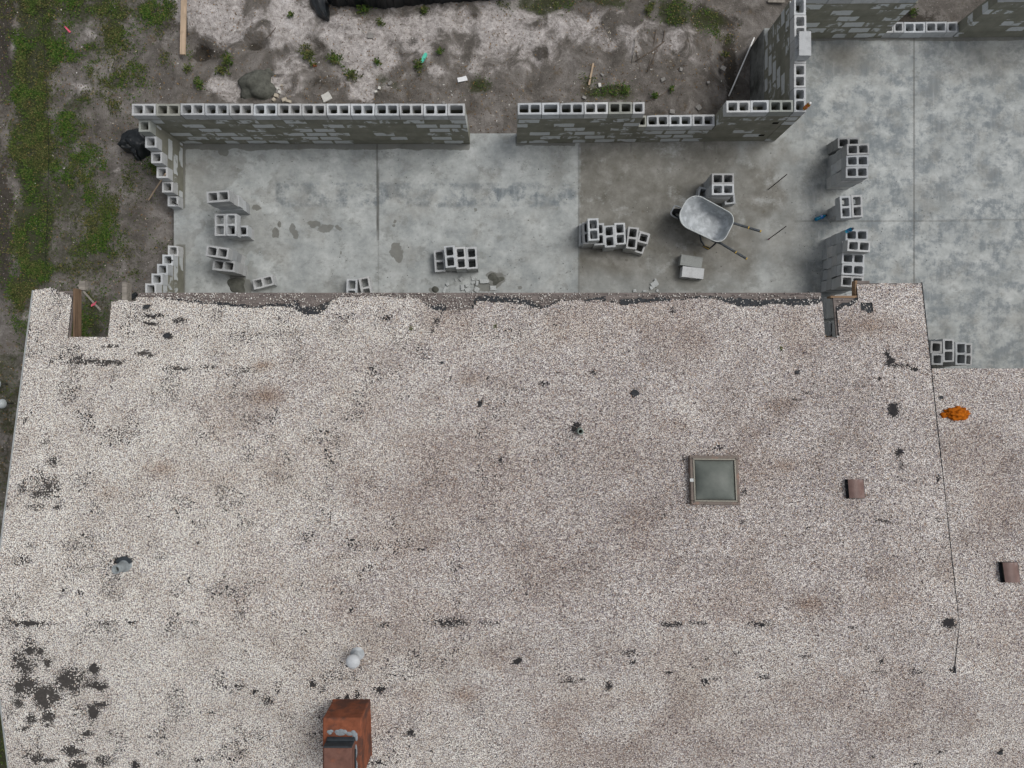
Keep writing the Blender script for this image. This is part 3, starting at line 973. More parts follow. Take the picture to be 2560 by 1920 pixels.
# north wall, part with the window opening
wroot = build_wall('block_wall', 'block wall with a low window opening and toothed end behind the wheelbarrow', (0.092, 4.50, 0), R(0.62),
           [(0, M2, [M2], 7), (M2, M2 + .30, [.30], 7), (M2 + .30, M2 * 4 + .30, [M2] * 3, 7), (M2 * 4 + .3, M2 * 4 + .3 + CH, [CH], 7),
            (2.131, 3.49, [CH * .7, M2 - .01, M2, M2 - .01], 4), (3.49, 3.49 + M2, [M2], 7), (3.49 + M2, 3.49 + M2 + .31, [.31], 7),
            (3.49 + M2 + .31, 4.625, [M2], 7)], darks=(4, 6, 12))
# cross wall running north from the corner; local x runs north, near face looks west
build_wall('block_wall', 'cross block wall running up the photo beside the tall lone block', (4.915, 4.545, 0), R(90),
           [(0, 5 * M2 - .07, [M2] * 4 + [.29], 7)])
# stem wall below it
mb = MB(); mb.box((4.815, 5.60, -.46), (.215, 2.1, .91), bev=.01)
o = mb.build('foundation', simple('stem_wall_concrete', (0.20, 0.205, 0.195), .95, .1, var=.3, scale=6, bump=.5, dark=(.085, .088, .078), stain=.7, sscale=2.2))
tag(o, 'streaky grey concrete stem wall under the cross wall, facing the dirt', 'foundation', kind='thing')
# far wall of the right-hand room
build_wall('block_wall', 'far right block wall with a very low sill between two high parts', (4.93, 6.46, 0), R(0.45),
           [(0, 1.963, [M2] * 4 + [.30], 7), (1.963, 3.32, [CH * .7, CH * .93, M2 - .01, M2 - .01, .20], 1), (3.32, 3.32 + M2 * 9, [M2] * 9, 7)])


# toothed gaps at the wall's east end are flat dark plates, their inner shade painted on the face
def gap_shade(u, z):
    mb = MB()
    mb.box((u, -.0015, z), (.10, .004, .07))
    o = mb.build('tooth_gap_shade', simple('gap_shade_black', (0.012, 0.012, 0.011), 1, 0), wroot)
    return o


gap_shade(4.50, .915); gap_shade(4.47, .31)

# ------------------------------------------------------------------ loose block stacks
GRP = 'loose concrete blocks on the slab'
ORD = ['topmost', 'second down', 'third down', 'fourth down', 'fifth down', 'sixth down']


def stack(px, py, n, rot, desc, half=False, dark=0.0, jit=.006, tone=None, skip=(), rj=1.2):
    z = n * (BH + .003)
    p = P(px, py, z)
    for i in range(n):
        lev = n - 1 - i
        if i in skip: continue
        top = (i == 0)
        me = _brnd.choice(HALF if half else FULL)
        dx, dy = (0, 0) if top else (_brnd.uniform(-jit, jit) * 2, _brnd.uniform(-jit, jit) * 2)
        o = put_block(me, p.x + dx, p.y + dy, lev * (BH + .003), rot + (0 if top else _brnd.uniform(-rj, rj)), dark if top or dark else _brnd.choice((0, 0, .12)))
        lab = f"{'dark ' if dark > .2 else ''}{'half ' if half else ''}hollow block, " + (f'{ORD[i]} in {desc}' if n > 1 else f'lying {desc}')
        tag(o, lab, 'concrete block', GRP, 'thing')


# left group
stack(545, 490.8, 5, 4.2, 'the five-high stack nearest the stepped west wall')
stack(550.1, 562, 1, 90.3, '', skip=(0,))
for pz, nm in (((550.1, 562), 'left'), ((577.7, 561.7), 'right')):
    p = P(*pz, 3 * .197)
    o = put_block(FULL[1 if nm == 'left' else 3], p.x, p.y, 2 * .197, 90.2)
    tag(o, f'hollow block, {nm} one of the upright pair capping the second left pile', 'concrete block', GRP, 'thing')
for i in range(2):
    p = P(575 + 12 * i, 571, (2 - i) * .197)
    o = put_block(FULL[i], -4.965 + .03 * (1 - i) - .06, 2.78, (1 - i) * .197, 1.0)
    tag(o, f"crosswise hollow block, {('upper', 'lower')[i]} one under the left upright pair", 'concrete block', GRP, 'thing')
stack(543, 629.9, 4, -8, 'the tilted four-high left stack above the mortar spill')
stack(559.3, 663.7, 3, -6, 'the three-high left stack touching the mortar spill')
stack(645.5, 708.4, 1, 13, 'left of a joined pair by the roof edge', half=True)
stack(669.9, 702.1, 1, 13.5, 'right of a joined pair by the roof edge', half=True)
stack(879, 724, 1, 88, 'left of the leaning pair half under the roof')
stack(914, 719.5, 1, 101, 'right of the leaning pair half under the roof')
# row of four
stack(1099, 652.2, 1, 94, 'leftmost in the row of four, with floor in its cells')
stack(1125, 641.1, 2, 95, 'the second pile of the row of four')
stack(1152, 644.8, 2, 94.5, 'the third pile of the row of four')
stack(1179.3, 644.8, 2, 93.5, 'the rightmost pile of the row of four')
# middle cluster
stack(1462, 586, 1, 90, 'at the left end of the crooked row, half covered')
stack(1471, 582, 2, 93, 'the second pile of the crooked row')
stack(1484, 573.7, 3, 93, 'the tallest pile of the crooked row', jit=.0, rj=0)
stack(1498, 585.5, 2, 93, 'the crooked pile just right of the tallest one')
stack(1524.2, 590.6, 2, 93.5, 'the middle pile of the crooked row')
stack(1550.7, 584.2, 2, 93, 'the brightest pile of the crooked row')
stack(1581.2, 594.9, 2, 83.3, 'the pile tilted right in the crooked row')
stack(1603, 606, 1, 72, 'under the half block ending the crooked row')
p = P(1609.5, 594.5, 2 * .197)
tag(put_block(HALF[0], p.x, p.y, .197, -15), 'small half block perched on the right end of the crooked row', 'concrete block', GRP, 'thing')
# by the wheelbarrow
stack(1807.8, 446.7, 3, 0.3, 'the rear column of the double pile behind the wheelbarrow')
stack(1807.8, 473.4, 3, 0.3, 'the front column of the double pile behind the wheelbarrow')
stack(1759.3, 481.8, 1, -12, 'at the wheelbarrow rim, left of the double pile', half=True)
stack(1824.5, 497, 1, 6, 'in front of the double pile by the wheelbarrow', half=True)
# two blocks lying on their faces
SOL = solidblock()


def lying(px, py, z, rot, label, color):
    p = P(px, py, z + BW)
    root = put_block(FULL[2], p.x, p.y, z + BW / 2, rot, color=color)
    root.rotation_euler = (R(90), 0, R(rot))
    root.location = (p.x, p.y, z + BW / 2)
    # the block is turned onto its long face: shift along the horizontal so it is centred
    off = Matrix.Rotation(R(rot), 3, 'Z') @ Vector((0, BH / 2, 0))
    root.location += off
    tag(root, label, 'concrete block', GRP, 'thing')
    return root


lying(1728.6, 653.1, 0, -9, 'darker block lying on its side below the wheelbarrow', (.62, .63, .60, 1))
lying(1732.5, 681.6, 0, -6.5, 'pale block lying on its side in front of the darker one', (1.12, 1.12, 1.12, 1))
lying(2013, 108.5, 1.4225, 90, 'lone block lying on its side on top of the cross wall', (.95, .95, .95, 1))
# right-hand row
stack(2122, 357, 2, 0.5, 'the low mortar-dark pile behind the tall trio', dark=.45)
stack(2145.5, 373, 4, 2, 'the upper stack of the tall trio')
stack(2144.3, 401.8, 4, .8, 'the middle stack of the tall trio')
stack(2143, 430.3, 4, .8, 'the lower stack of the tall trio')
for pz, nm, ro in (((2114.5, 517.6), 'left', 92.8), ((2143, 515.2), 'right', 92.8)):
    p = P(*pz, 3 * .197)
    o = put_block(FULL[0 if nm == 'left' else 2], p.x, p.y, 2 * .197, ro)
    tag(o, f'hollow block, {nm} one of the upright pair on the slab joint', 'concrete block', GRP, 'thing')
for i in range(2):
    o = put_block(FULL[3 + i], 6.10 + .01 * i, 3.17, (1 - i) * .197, 0.5)
    tag(o, f"crosswise hollow block, {('upper', 'lower')[i]} one under the right upright pair", 'concrete block', GRP, 'thing')
stack(2142.5, 587.5, 4, -.8, 'the stack carrying the upright blue bottle')
stack(2147.5, 615, 5, -3, 'the tallest stack below the upright blue bottle')
stack(2133.5, 646, 4, -3, 'the third stack of the long right row')
stack(2133, 674, 4, -3, 'the fourth stack of the long right row')
stack(2131, 704, 4, -3, 'the last open stack before the roof corner')
for j, (bx, by) in enumerate(((5.875, 1.40), (6.078, 1.41))):
    for i in range(3):
        o = put_block(_brnd.choice(FULL), bx + _brnd.uniform(-.008, .008), by, (2 - i) * .197, 90 + _brnd.uniform(-1, 1))
        tag(o, f"hollow block, {ORD[i]} in the {('left', 'right')[j]} pile under the broken roof corner", 'concrete block', GRP, 'thing')
for j, (bx, by) in enumerate(((5.86, .93), (6.065, .92))):
    for i in range(3 if j else 3):
        o = put_block(_brnd.choice(FULL), bx + (.05 if i == 0 and j == 0 else _brnd.uniform(-.008, .008)), by, (2 - i) * .197, 90 + _brnd.uniform(-1, 1))
        tag(o, f"hollow block, {ORD[i]} in the {('left', 'right')[j]} pile deep in the roof notch", 'concrete block', GRP, 'thing')
# group by the lower right roof
stack(2341, 868, 6, 89, 'the upper pile cut by the roof edge', half=True, dark=.1)
stack(2343.5, 898, 6, 89, 'the lower pile cut by the roof edge', half=True)
stack(2372, 876.4, 6, 90, 'the tallest stack by the lower right roof')
stack(2402.9, 884.2, 5, 90, 'the second tallest lower right stack')
stack(2417.5, 886, 4, 90, 'the half-hidden rightmost stack by the lower roof')


# ------------------------------------------------------------------ house
ZE, YE0, YR, ZR = 2.60, 1.415, -3.32, 3.47
SN = (ZR - ZE) / (YE0 - YR)
SS = 0.16
RX0, RX1 = -7.20, 6.17


def roof_z(X, Y):
    return np.where(Y > YR, ZR - SN * (Y - YR), ZR + SS * (Y - YR))


YJ = -4.03
ZJ = float(roof_z(0, YJ))
ZL, YL = 2.45, 0.237
SL = (ZJ - ZL) / (YL - YJ)


def low_z(X, Y):
    return np.where(Y > YJ, ZL + SL * (YL - Y), ZR + SS * (Y - YR))


def PR(px, py, zf=roof_z):
    z = 3.0
    for _ in range(40):
        Y = (960 - py) * (H - z) / F
        z = float(zf(0, Y))
    k = (H - z) / F
    return Vector(((px - 1280) * k, (960 - py) * k, z))


def r_px(X, Y, zf=roof_z):
    z = zf(X, Y)
    return 1280 + X * F / (H - z), 960 - Y * F / (H - z)


house = empty('house', (0, -3, 0), 0, 'low house whose pale gravel roof fills the lower part of the photo', 'house')


def hp(o):     # parent while keeping world coordinates
    o.parent = house
    o.location = o.location - house.location
    return o


mb = MB()
T = .18
mb.box((-.5, .16, 1.2), (12.4, T, 2.4)); mb.box((-6.79, -4.5, 1.2), (T, 9.5, 2.4)); mb.box((5.79, -4.5, 1.4), (T, 9.5, 2.8))
mb.box((9.5, -.42, 1.15), (7.2, T, 2.3)); mb.box((-.5, -9.3, 1.2), (12.4, T, 2.4)); mb.box((9.5, -9.3, 1.2), (7.2, T, 2.4)); mb.box((13.1, -4.9, 1.2), (T, 9, 2.4))
hp(mb.build('outer_wall', STUCCO))


def deck_piece(mb, x0, x1, y0, y1, zf=roof_z, th=.03, lift=-.012):
    ys = [y0] + ([YR] if zf is roof_z and y0 < YR < y1 else []) + ([YJ] if zf is low_z and y0 < YJ < y1 else []) + [y1]
    for a, b in zip(ys[:-1], ys[1:]):
        za, zb = float(zf(0, a + 1e-6)) + lift, float(zf(0, b - 1e-6)) + lift
        t = [(x0, a, za), (x1, a, za), (x1, b, zb), (x0, b, zb)]
        u = [(p[0], p[1], p[2] - th) for p in t]
        mb.quad(t); mb.quad(u[::-1])
        for i in range(4):
            j = (i + 1) % 4
            mb.quad([u[i], u[j], t[j], t[i]])


mb = MB()
deck_piece(mb, RX0 + .02, -6.585, .70, 1.40)
deck_piece(mb, -5.995, -5.63, .70, 1.235)
deck_piece(mb, -5.629, 4.65, .70, 1.375)
deck_piece(mb, 4.83, 5.20, .72, 1.315)
deck_piece(mb, 5.201, 5.40, .72, 1.56)
deck_piece(mb, 5.401, RX1 - .02, .72, 1.52)
deck_piece(mb, RX0 + .02, RX1 - .02, -9.5, .699)
hp(mb.build('roof_deck', DECKW))
mb = MB()
deck_piece(mb, RX1 + .03, 14, -9.5, YL - .01, low_z)
hp(mb.build('roof_deck', DECKW))

# eave boards, rafters and verge strips
mb = MB()
for x in np.arange(-5.4, 4.6, .61):
    mb.box((x, .55, float(roof_z(0, .6)) - .14), (.04, 1.5, .14), Matrix.Rotation(-math.atan(SN), 3, 'X'))
hp(mb.build('rafter', GREYW))
mb = MB(); mb.box((5.0, 1.312, 2.555), (.42, .03, .13)); hp(mb.build('fascia_board', ORANGEW))
mb = MB(); mb.box((5.185, 1.44, 2.54), (.03, .24, .11)); hp(mb.build('fascia_board', ORANGEW))
mb = MB(); mb.box((-6.545, 1.06, 2.60), (.035, .74, .15)); hp(mb.build('barge_board', BROWNW))
mb = MB(); mb.box((-6.545, 1.50, 2.44), (.09, .14, .09)); mb.box((-6.61, 1.40, 2.45), (.05, .09, .09)); hp(mb.build('lookout_rafter', GREYW))
mb = MB(); mb.box((-5.93, 1.38, 2.36), (.07, .35, .14)); hp(mb.build('lookout_rafter', GREYW))
mb = MB(); mb.box((4.70, .715, 2.52), (.06, .04, .16)); mb.box((4.80, .70, 2.50), (.05, .05, .15)); hp(mb.build('rafter_end', ORANGEW))
for x, zf, sx in ((RX0 - .004, roof_z, .012), (RX1 + .004, roof_z, .003)):
    mb = MB()
    y1 = 1.41 if x < 0 else 1.53
    for a, b in ((-9.5, YR), (YR, y1)):
        za, zb = float(zf(0, a + 1e-6)), float(zf(0, b - 1e-6))
        if x > 0 and a < YJ: a = YJ; za = float(zf(0, a))
        t = [(x - sx * .6, a, za + .024), (x + sx, a, za + .024), (x + sx, b, zb + .024), (x - sx * .6, b, zb + .024)]
        dz = .16 if x < 0 else .10
        u = [(p[0], p[1], p[2] - dz) for p in t]
        mb.quad(t)
        for i in range(4): mb.quad([u[i], u[(i + 1) % 4], t[(i + 1) % 4], t[i]])
    hp(mb.build('verge_trim', DRIP if x < 0 else FELT))
mb = MB(); mb.box(((RX1 + 14) / 2 + .05, YL - .02, ZL - .09), (14 - RX1 - .1, .03, .16)); hp(mb.build('fascia_board', ORANGEW))

# gravel edges (photo pixels along the eave)
GE = np.array([(345, 742), (400, 744), (450, 752), (520, 758), (560, 766), (620, 768), (640, 770), (690, 766), (735, 772), (770, 790), (800, 783), (818, 772), (830, 752), (860, 742), (950, 742), (1040, 748), (1062, 760), (1090, 780),
               (1125, 776), (1185, 772), (1192, 757), (1240, 757), (1282, 760), (1320, 768), (1352, 772), (1385, 758), (1400, 752), (1450, 750), (1520, 757), (1560, 762), (1620, 757), (1680, 750), (1700, 752), (1760, 748),
               (1810, 755), (1850, 765), (1890, 768), (1950, 757), (1985, 768), (2055, 757)], float)
FE = np.array([(345, 742), (450, 748), (560, 758), (640, 764), (690, 760), (734, 762), (736, 752), (744, 752), (752, 768), (800, 764), (820, 754), (830, 752), (860, 742), (1040, 748), (1075, 766), (1088, 764), (1112, 762), (1116, 784),
               (1180, 780), (1186, 750), (1200, 741), (1282, 742), (1320, 752), (1360, 764), (1390, 752), (1480, 748), (1512, 742), (1516, 756), (1550, 758), (1552, 745), (1620, 748), (1660, 744), (1690, 750), (1760, 742), (1820, 746), (1850, 742), (1900, 752), (1960, 748), (2055, 748)], float)


def edge_keep(arr, ext=0.0):
    def f(X, Y):
        px, py = r_px(X, Y)
        lim = np.interp(px, arr[:, 0], arr[:, 1])
        rag = (fbm(X, Y, .16, 2, 3) - .5) * 12
        k = py + rag > lim
        main = (X > -5.63) & (X < 4.65)
        nw = (X < -6.585) & (Y < np.interp(X, [-7.2, -6.86, -6.60], [1.42, 1.44, 1.30]) + (vn(X, Y, .12, 3) - .5) * .05)
        mid = (X > -5.995) & (X <= -5.63) & (Y < 1.245 + (vn(X, Y, .15, 3) - .5) * .05)
        ne1 = (X > 4.85) & (X < 5.2) & (Y < np.interp(X, [4.83, 5.02, 5.2], [1.10, 1.17, 1.24]) + ext * .6 + (vn(X, Y, .1, 4) - .5) * .05)
        ne2 = (X >= 5.2) & (X < 5.40) & (Y < 1.50) & ~((Y < 1.22) & (X > 5.22) & (X < 5.42) & (Y > 1.08 + (vn(X, Y, .1, 2) - .5) * .05) & (ext < .05))
        ne3 = (X >= 5.40) & (Y < 1.51 + (vn(X, Y, .12, 1) - .5) * .03)
        south = (Y < .705) & ((X < 4.64) | (X > 4.84 + (vn(X, Y, .1, 3) - .5) * .05) | (Y < .70))
        south2 = (Y < .69 + (vn(X, Y, .15, 4) - .5) * .04)
        return (main & k & (Y > .68)) | ((nw | mid | ne1 | ne2 | ne3) & (Y > .66)) | south2
    return f


BARE = [(85, 1625, 20, 10), (50, 1650, 14, 22), (70, 1665, 18, 18), (120, 1655, 9, 8), (65, 1715, 28, 22), (115, 1745, 28, 26), (120, 1785, 14, 24), (45, 1757, 12, 12), (75, 1795, 14, 11), (180, 1700, 30, 28), (235, 1675, 14, 13),
        (225, 1708, 20, 12), (250, 1715, 16, 8), (235, 1780, 13, 16), (255, 1762, 20, 8, .8), (60, 1820, 15, 7, .85), (220, 1835, 14, 7, .95), (180, 1875, 20, 10), (90, 1895, 14, 12), (125, 1900, 14, 6), (200, 1912, 18, 10), (260, 1902, 18, 10), (340, 1912, 10, 8),
        (75, 1557, 48, 4.5, 1), (262, 1557, 24, 6, .75), (325, 1557, 15, 5, .7), (490, 1557, 18, 4, .75), (1130, 1553, 50, 12, .66), (1225, 1557, 28, 6, .6), (960, 1562, 18, 9, .58), (1675, 1560, 32, 6, .72), (1742, 1557, 26, 4, .7), (1895, 1558, 26, 8, .72),
        (2125, 1566, 14, 3, .75), (2372, 1557, 14, 8, 1.1), (2380, 1675, 5, 6, .9),
        (275, 865, 20, 2.5, 1), (225, 905, 50, 6, .72), (280, 908, 24, 5, .95), (390, 790, 24, 4, .95), (380, 808, 28, 3.5, .85), (452, 800, 18, 7, .8), (355, 883, 18, 3.5, .95), (382, 890, 10, 2.5, .9), (440, 920, 28, 4.5, 1), (520, 918, 25, 5, .7), (612, 925, 34, 7, .6),
        (155, 868, 14, 5, .62), (128, 905, 14, 5, .6), (190, 895, 18, 4, .7), (330, 800, 14, 4, .5), (420, 745, 10, 4, .8), (425, 842, 9, 5, 1.1), (465, 850, 4, 3, 1.1), (410, 832, 8, 3, .6),
        (115, 1210, 36, 30, .66), (135, 1150, 18, 16, .62), (60, 1222, 14, 14, .68), (145, 1268, 7, 5, .95), (90, 1265, 25, 12, .6), (105, 1235, 22, 10, .8), (110, 1105, 12, 14, .52), (55, 1400, 18, 14, .5), (30, 1500, 25, 20, .48), (200, 1485, 12, 5, .6), (305, 1495, 8, 6, .6),
        (2218, 885, 6, 10, 1.1), (2222, 902, 8, 10, 1.1), (2245, 915, 20, 4, .9), (2282, 920, 14, 5, .8), (2236, 1010, 10, 5, 1), (2237, 1026, 12, 14, 1.15), (2248, 1130, 7, 10, .74), (2254, 1165, 8, 12, .62), (2344, 1196, 5, 9, .9), (2345, 1298, 8, 4, .8),
        (2190, 1300, 10, 4, .72), (2212, 1306, 11, 2, .95), (2012, 984, 10, 3, .85), (1990, 998, 12, 2, .8), (2202, 943, 5, 4, 1.1), (1992, 930, 4, 5, 1.1), (1448, 1070, 9, 8, 1.1), (1437, 1074, 6, 6, 1), (1201, 1010, 4, 6, 1.2), (1130, 943, 3, 4, 1.1), (1223, 943, 3, 3, 1), (1355, 957, 9, 4, 1), (1483, 934, 10, 4, .7), (1390, 932, 14, 2, .8), (1587, 982, 7, 5, 1.15), (1310, 1067, 4, 3, 1.1),
        (1705, 1147, 6, 6, .95), (1786, 1122, 11, 2, 1.1), (1803, 1117, 6, 4, .8), (1856, 1228, 6, 9, .8), (1858, 1305, 6, 7, .7), (1660, 1290, 8, 8, .6), (307, 1400, 17, 8, 1.2), (880, 1524, 5, 6, .8), (960, 1560, 12, 8, .6),
        (780, 1710, 6, 9, 1.05), (806, 1725, 6, 7, .8), (845, 1745, 4, 5, 1.1), (870, 1741, 5, 6, 1.1), (895, 1737, 6, 7, 1.2), (950, 1722, 14, 10, .72), (935, 1718, 10, 6, .6), (1024, 1831, 6, 7, 1.05), (1012, 1836, 3, 3, 1), (1292, 1652, 9, 6, 1.1), (1525, 1710, 10, 12, .8), (1428, 1702, 18, 8, .64), (1460, 1697, 8, 5, .7),
        (1572, 1630, 20, 8, .66), (1585, 1652, 8, 5, .8), (1765, 1645, 5, 4, 1), (1768, 1702, 9, 7, .95), (1785, 1695, 12, 6, .65), (1672, 1679, 14, 3, .85), (1730, 1665, 14, 4, .6), (1835, 1632, 12, 4, .6), (1905, 1690, 18, 10, .55), (2015, 1622, 6, 5, .8), (2008, 1640, 12, 6, .66), (2200, 1653, 6, 5, .95), (2190, 1678, 16, 4, .75), (2290, 1682, 18, 7, .64), (2170, 1625, 8, 8, .55),
        (700, 1715, 10, 18, .62), (670, 1750, 16, 10, .6), (640, 1730, 16, 12, .52), (590, 1715, 20, 16, .5), (945, 1907, 18, 8, .72), (685, 1237, 9, 2, 1), (375, 1292, 4, 4, 1.15), (228, 1278, 4, 3, 1.1), (492, 1358, 5, 3, 1.1), (1025, 1350, 4, 4, 1), (1053, 1373, 5, 4, 1), (1545, 1356, 5, 3, 1.05),
        (570, 1468, 4, 3, 1.1), (860, 1483, 3, 4, 1), (875, 1529, 3, 4, 1), (2022, 1318, 6, 2, .8), (2284, 1370, 4, 6, .8), (1258, 1150, 8, 7, .7), (925, 925, 5, 5, 1), (1080, 825, 6, 8, .9), (1090, 805, 8, 8, .8), (965, 795, 16, 8, .72), (1680, 775, 6, 9, .9), (500, 1900, 16, 4, .8), (540, 1895, 12, 4, .7), (380, 1840, 14, 3, .6), (400, 1850, 8, 3, .7), (610, 1880, 12, 10, .5), (2300, 1910, 10, 4, .9), (2180, 1890, 10, 4, .8), (2350, 1875, 14, 5, .6), (2498, 1880, 5, 5, 1)]
DUSTY = [(130, 1750, 160, 190), (115, 1200, 70, 90), (430, 880, 330, 60)]
STAIN = [(660, 915, 20, 8), (665, 990, 30, 18), (560, 1055, 40, 40, .4), (1030, 1235, 40, 30, .35), (1685, 1060, 25, 12, .6), (1950, 1015, 30, 12, .6), (1958, 1165, 26, 12, .75), (2180, 812, 30, 18, .9), (2130, 815, 30, 20, .5), (1175, 950, 20, 10, .7), (1590, 1300, 35, 35, .45), (1605, 1365, 30, 25, .45),
         (2025, 1510, 25, 14, .8), (1160, 1735, 30, 14, .65), (1380, 1808, 26, 10, .65), (1595, 1745, 30, 14, .4), (1720, 1510, 30, 25, .4), (410, 1172, 30, 14, .7), (270, 1232, 26, 16, .55), (1040, 1735, 30, 20, .4), (1890, 1085, 14, 7, .7), (520, 1200, 50, 30, .3), (700, 1170, 60, 40, .3), (2230, 1500, 40, 20, .4), (900, 1020, 60, 40, .25), (1800, 1850, 100, 60, .3), (1350, 1400, 80, 60, .3), (1250, 1250, 70, 60, .3), (1530, 1120, 60, 60, .25), (610, 1880, 25, 20, .4), (2480, 1330, 20, 60, .25), (2230, 815, 20, 16, .4)]


def bare_f(zf):
    def f(X, Y):
        px, py = r_px(X, Y, zf)
        wx = (fbm(X, Y, .22, 5) - .5) * 22 + (vn(X, Y, .05, 2) - .5) * 10; wy = (fbm(X, Y, .18, 6) - .5) * 9 + (vn(X, Y, .05, 4) - .5) * 6
        t = blobs([(b[0], b[1], b[2] * 1.22, b[3] * 1.22, (b[4] if len(b) > 4 else 1.0) * 1.12) for b in BARE], px + wx, py + wy)
        base = .145 + .27 * sstep(.42, .75, fbm(X, Y, .30, 2)) * sstep(2600, 300, px)
        t = np.minimum(t, .90) * (.62 + .62 * fbm(X, Y, .16, 5, 3))
        return np.clip(np.maximum(t, base), 0, 1)
    return f


def tone_f(zf):
    def f(X, Y):
        px, py = r_px(X, Y, zf)
        t = .56 + .40 * sstep(1400, 250, px) + .10 * sstep(1500, 1640, py) * sstep(2300, 1700, px) - .06 * boxm(px, py, 900, 2300, 900, 1500, 200) + (fbm(X, Y, 1.3, 7) - .5) * .42 + (fbm(X * .45, Y, .28, 3) - .5) * .34
        t = t - .05 * sstep(800, 1500, px) + .06 * ell(px, py, 1725, 1060, 25, 200) + .05 * (py > 1560)
        t = t + .07 * boxm(px, py, 300, 2050, 740, 850, 30)
        return t
    return f


def gz_noise(X, Y):
    return (vn(X, Y, .05, 1) - .5) * .008 + (fbm(X, Y, .6, 2) - .5) * .014


rx = np.arange(RX0, RX1 + .001, .03); rx[-1] = RX1
ry = np.concatenate([np.arange(-9.5, -6.2, .15), np.arange(-6.2, YR - .01, .035), [YR], np.arange(YR + .03, .6, .03), np.arange(.6, 1.56, .02)])
AT = lambda zf: {'bare': bare_f(zf), 'tone': tone_f(zf),
                 'stain': lambda X, Y: np.maximum(blobs([(b[0], b[1], b[2] * 1.25, b[3] * 1.3, (b[4] if len(b) > 4 else 1.0)) for b in STAIN], *r_px(X, Y, zf)) * (.45 + 1.0 * fbm(X, Y, .25, 2)), .34 * sstep(.50, .72, fbm(X, Y, .9, 4)) * sstep(300, 1100, r_px(X, Y, zf)[0])),
                 'dusty': lambda X, Y: blobs(DUSTY, *r_px(X, Y, zf))}
hp(grid_obj('gravel_roofing', rx, ry, lambda X, Y: roof_z(X, Y) + .016 + gz_noise(X, Y), GRAVEL, keep=edge_keep(GE), attrs=AT(roof_z), smooth=True))
hp(grid_obj('roofing_felt', rx[::1], np.arange(.3, 1.56, .02), lambda X, Y: roof_z(X, Y) + .002 + (vn(X, Y, .1, 5) - .5) * .003, FELT, keep=edge_keep(FE, .09)))
rx2 = np.concatenate([np.arange(RX1, 9.6, .03), np.arange(9.7, 14, .3)])
ry2 = np.concatenate([np.arange(-9.5, -6.2, .15), np.arange(-6.2, YJ - .01, .035), [YJ], np.arange(YJ + .03, YL, .03), [YL]])
hp(grid_obj('gravel_roofing', rx2, ry2, lambda X, Y: low_z(X, Y) + .016 + gz_noise(X, Y), GRAVEL, attrs=AT(low_z), smooth=True))

# black tar line along the step between the roofs
mb = MB()
pts = []
for Y in np.arange(.22, YJ, -.06):
    z = float(low_z(0, Y)); zr = float(roof_z(0, Y))
    if random.random() < .3: continue
    w0, w1 = random.uniform(.002, .022), random.uniform(.002, .022)
    mb.quad([(RX1 + .017, Y, z + .026), (RX1 + .019 + w0, Y, z + .027), (RX1 + .019 + w1, Y - .06, z + .027 + SL * .06), (RX1 + .017, Y - .06, z + .026 + SL * .06)])
hp(mb.build('step_flashing', FELT))

# loose pebbles on the eave boards and felt
_PH = np.array([(1, 0, 0), (-1, 0, 0), (0, 1, 0), (0, -1, 0), (0, 0, 1), (0, 0, -.6)], float)
_PF = np.array([(0, 2, 4), (2, 1, 4), (1, 3, 4), (3, 0, 4), (2, 0, 5), (1, 2, 5), (3, 1, 5), (0, 3, 5)])


def pebbles(name, XYZ, r0, r1, mat, flat=.6):
    n = len(XYZ)
    r = rng.uniform(r0, r1, n)
    v = np.repeat(_PH[None], n, 0) * r[:, None, None]
    v = v * rng.uniform(.7, 1.3, (n, 6, 1))
    v[:, :, 0] *= rng.uniform(.8, 1.5, n)[:, None]
    v[:, :, 2] *= flat
    a = rng.uniform(0, 6.28, n)
    c, s = np.cos(a)[:, None], np.sin(a)[:, None]
    x = v[:, :, 0] * c - v[:, :, 1] * s; y = v[:, :, 0] * s + v[:, :, 1] * c
    v[:, :, 0], v[:, :, 1] = x, y
    v += XYZ[:, None, :]
    q = (_PF[None] + (np.arange(n) * 6)[:, None, None]).reshape(-1, 3)
    return soup_obj(name, v.reshape(-1, 3), q, mat)


pts = []
N = 9000
X = rng.uniform(-5.6, 4.63, N); Y = rng.uniform(1.0, 1.37, N)
px, py = r_px(X, Y)
lim = np.interp(px, GE[:, 0], GE[:, 1])
dens = .26 + .35 * boxm(px, py, 1062, 1190, 740, 782, 8) + .5 * ell(px, py, 400, 740, 70, 20) + .8 * boxm(px, py, 835, 1060, 733, 760, 10) + .35 * ell(px, py, 1360, 745, 25, 12) + .3 * ell(px, py, 1700, 740, 40, 10) + .3 * (vn(X, Y, .5, 6) > .62)
ok = (py < lim + 4) & (rng.rand(N) < dens) & (py > 733)
Xa, Ya = X[ok], Y[ok]
# on the right-hand broken corner
X = rng.uniform(4.86, 5.41, 260); Y = rng.uniform(1.05, 1.5, 260)
ok = (rng.rand(260) < .55) & ((X > 5.21) | (Y < 1.27))
Xa = np.concatenate([Xa, X[ok]]); Ya = np.concatenate([Ya, Y[ok]])
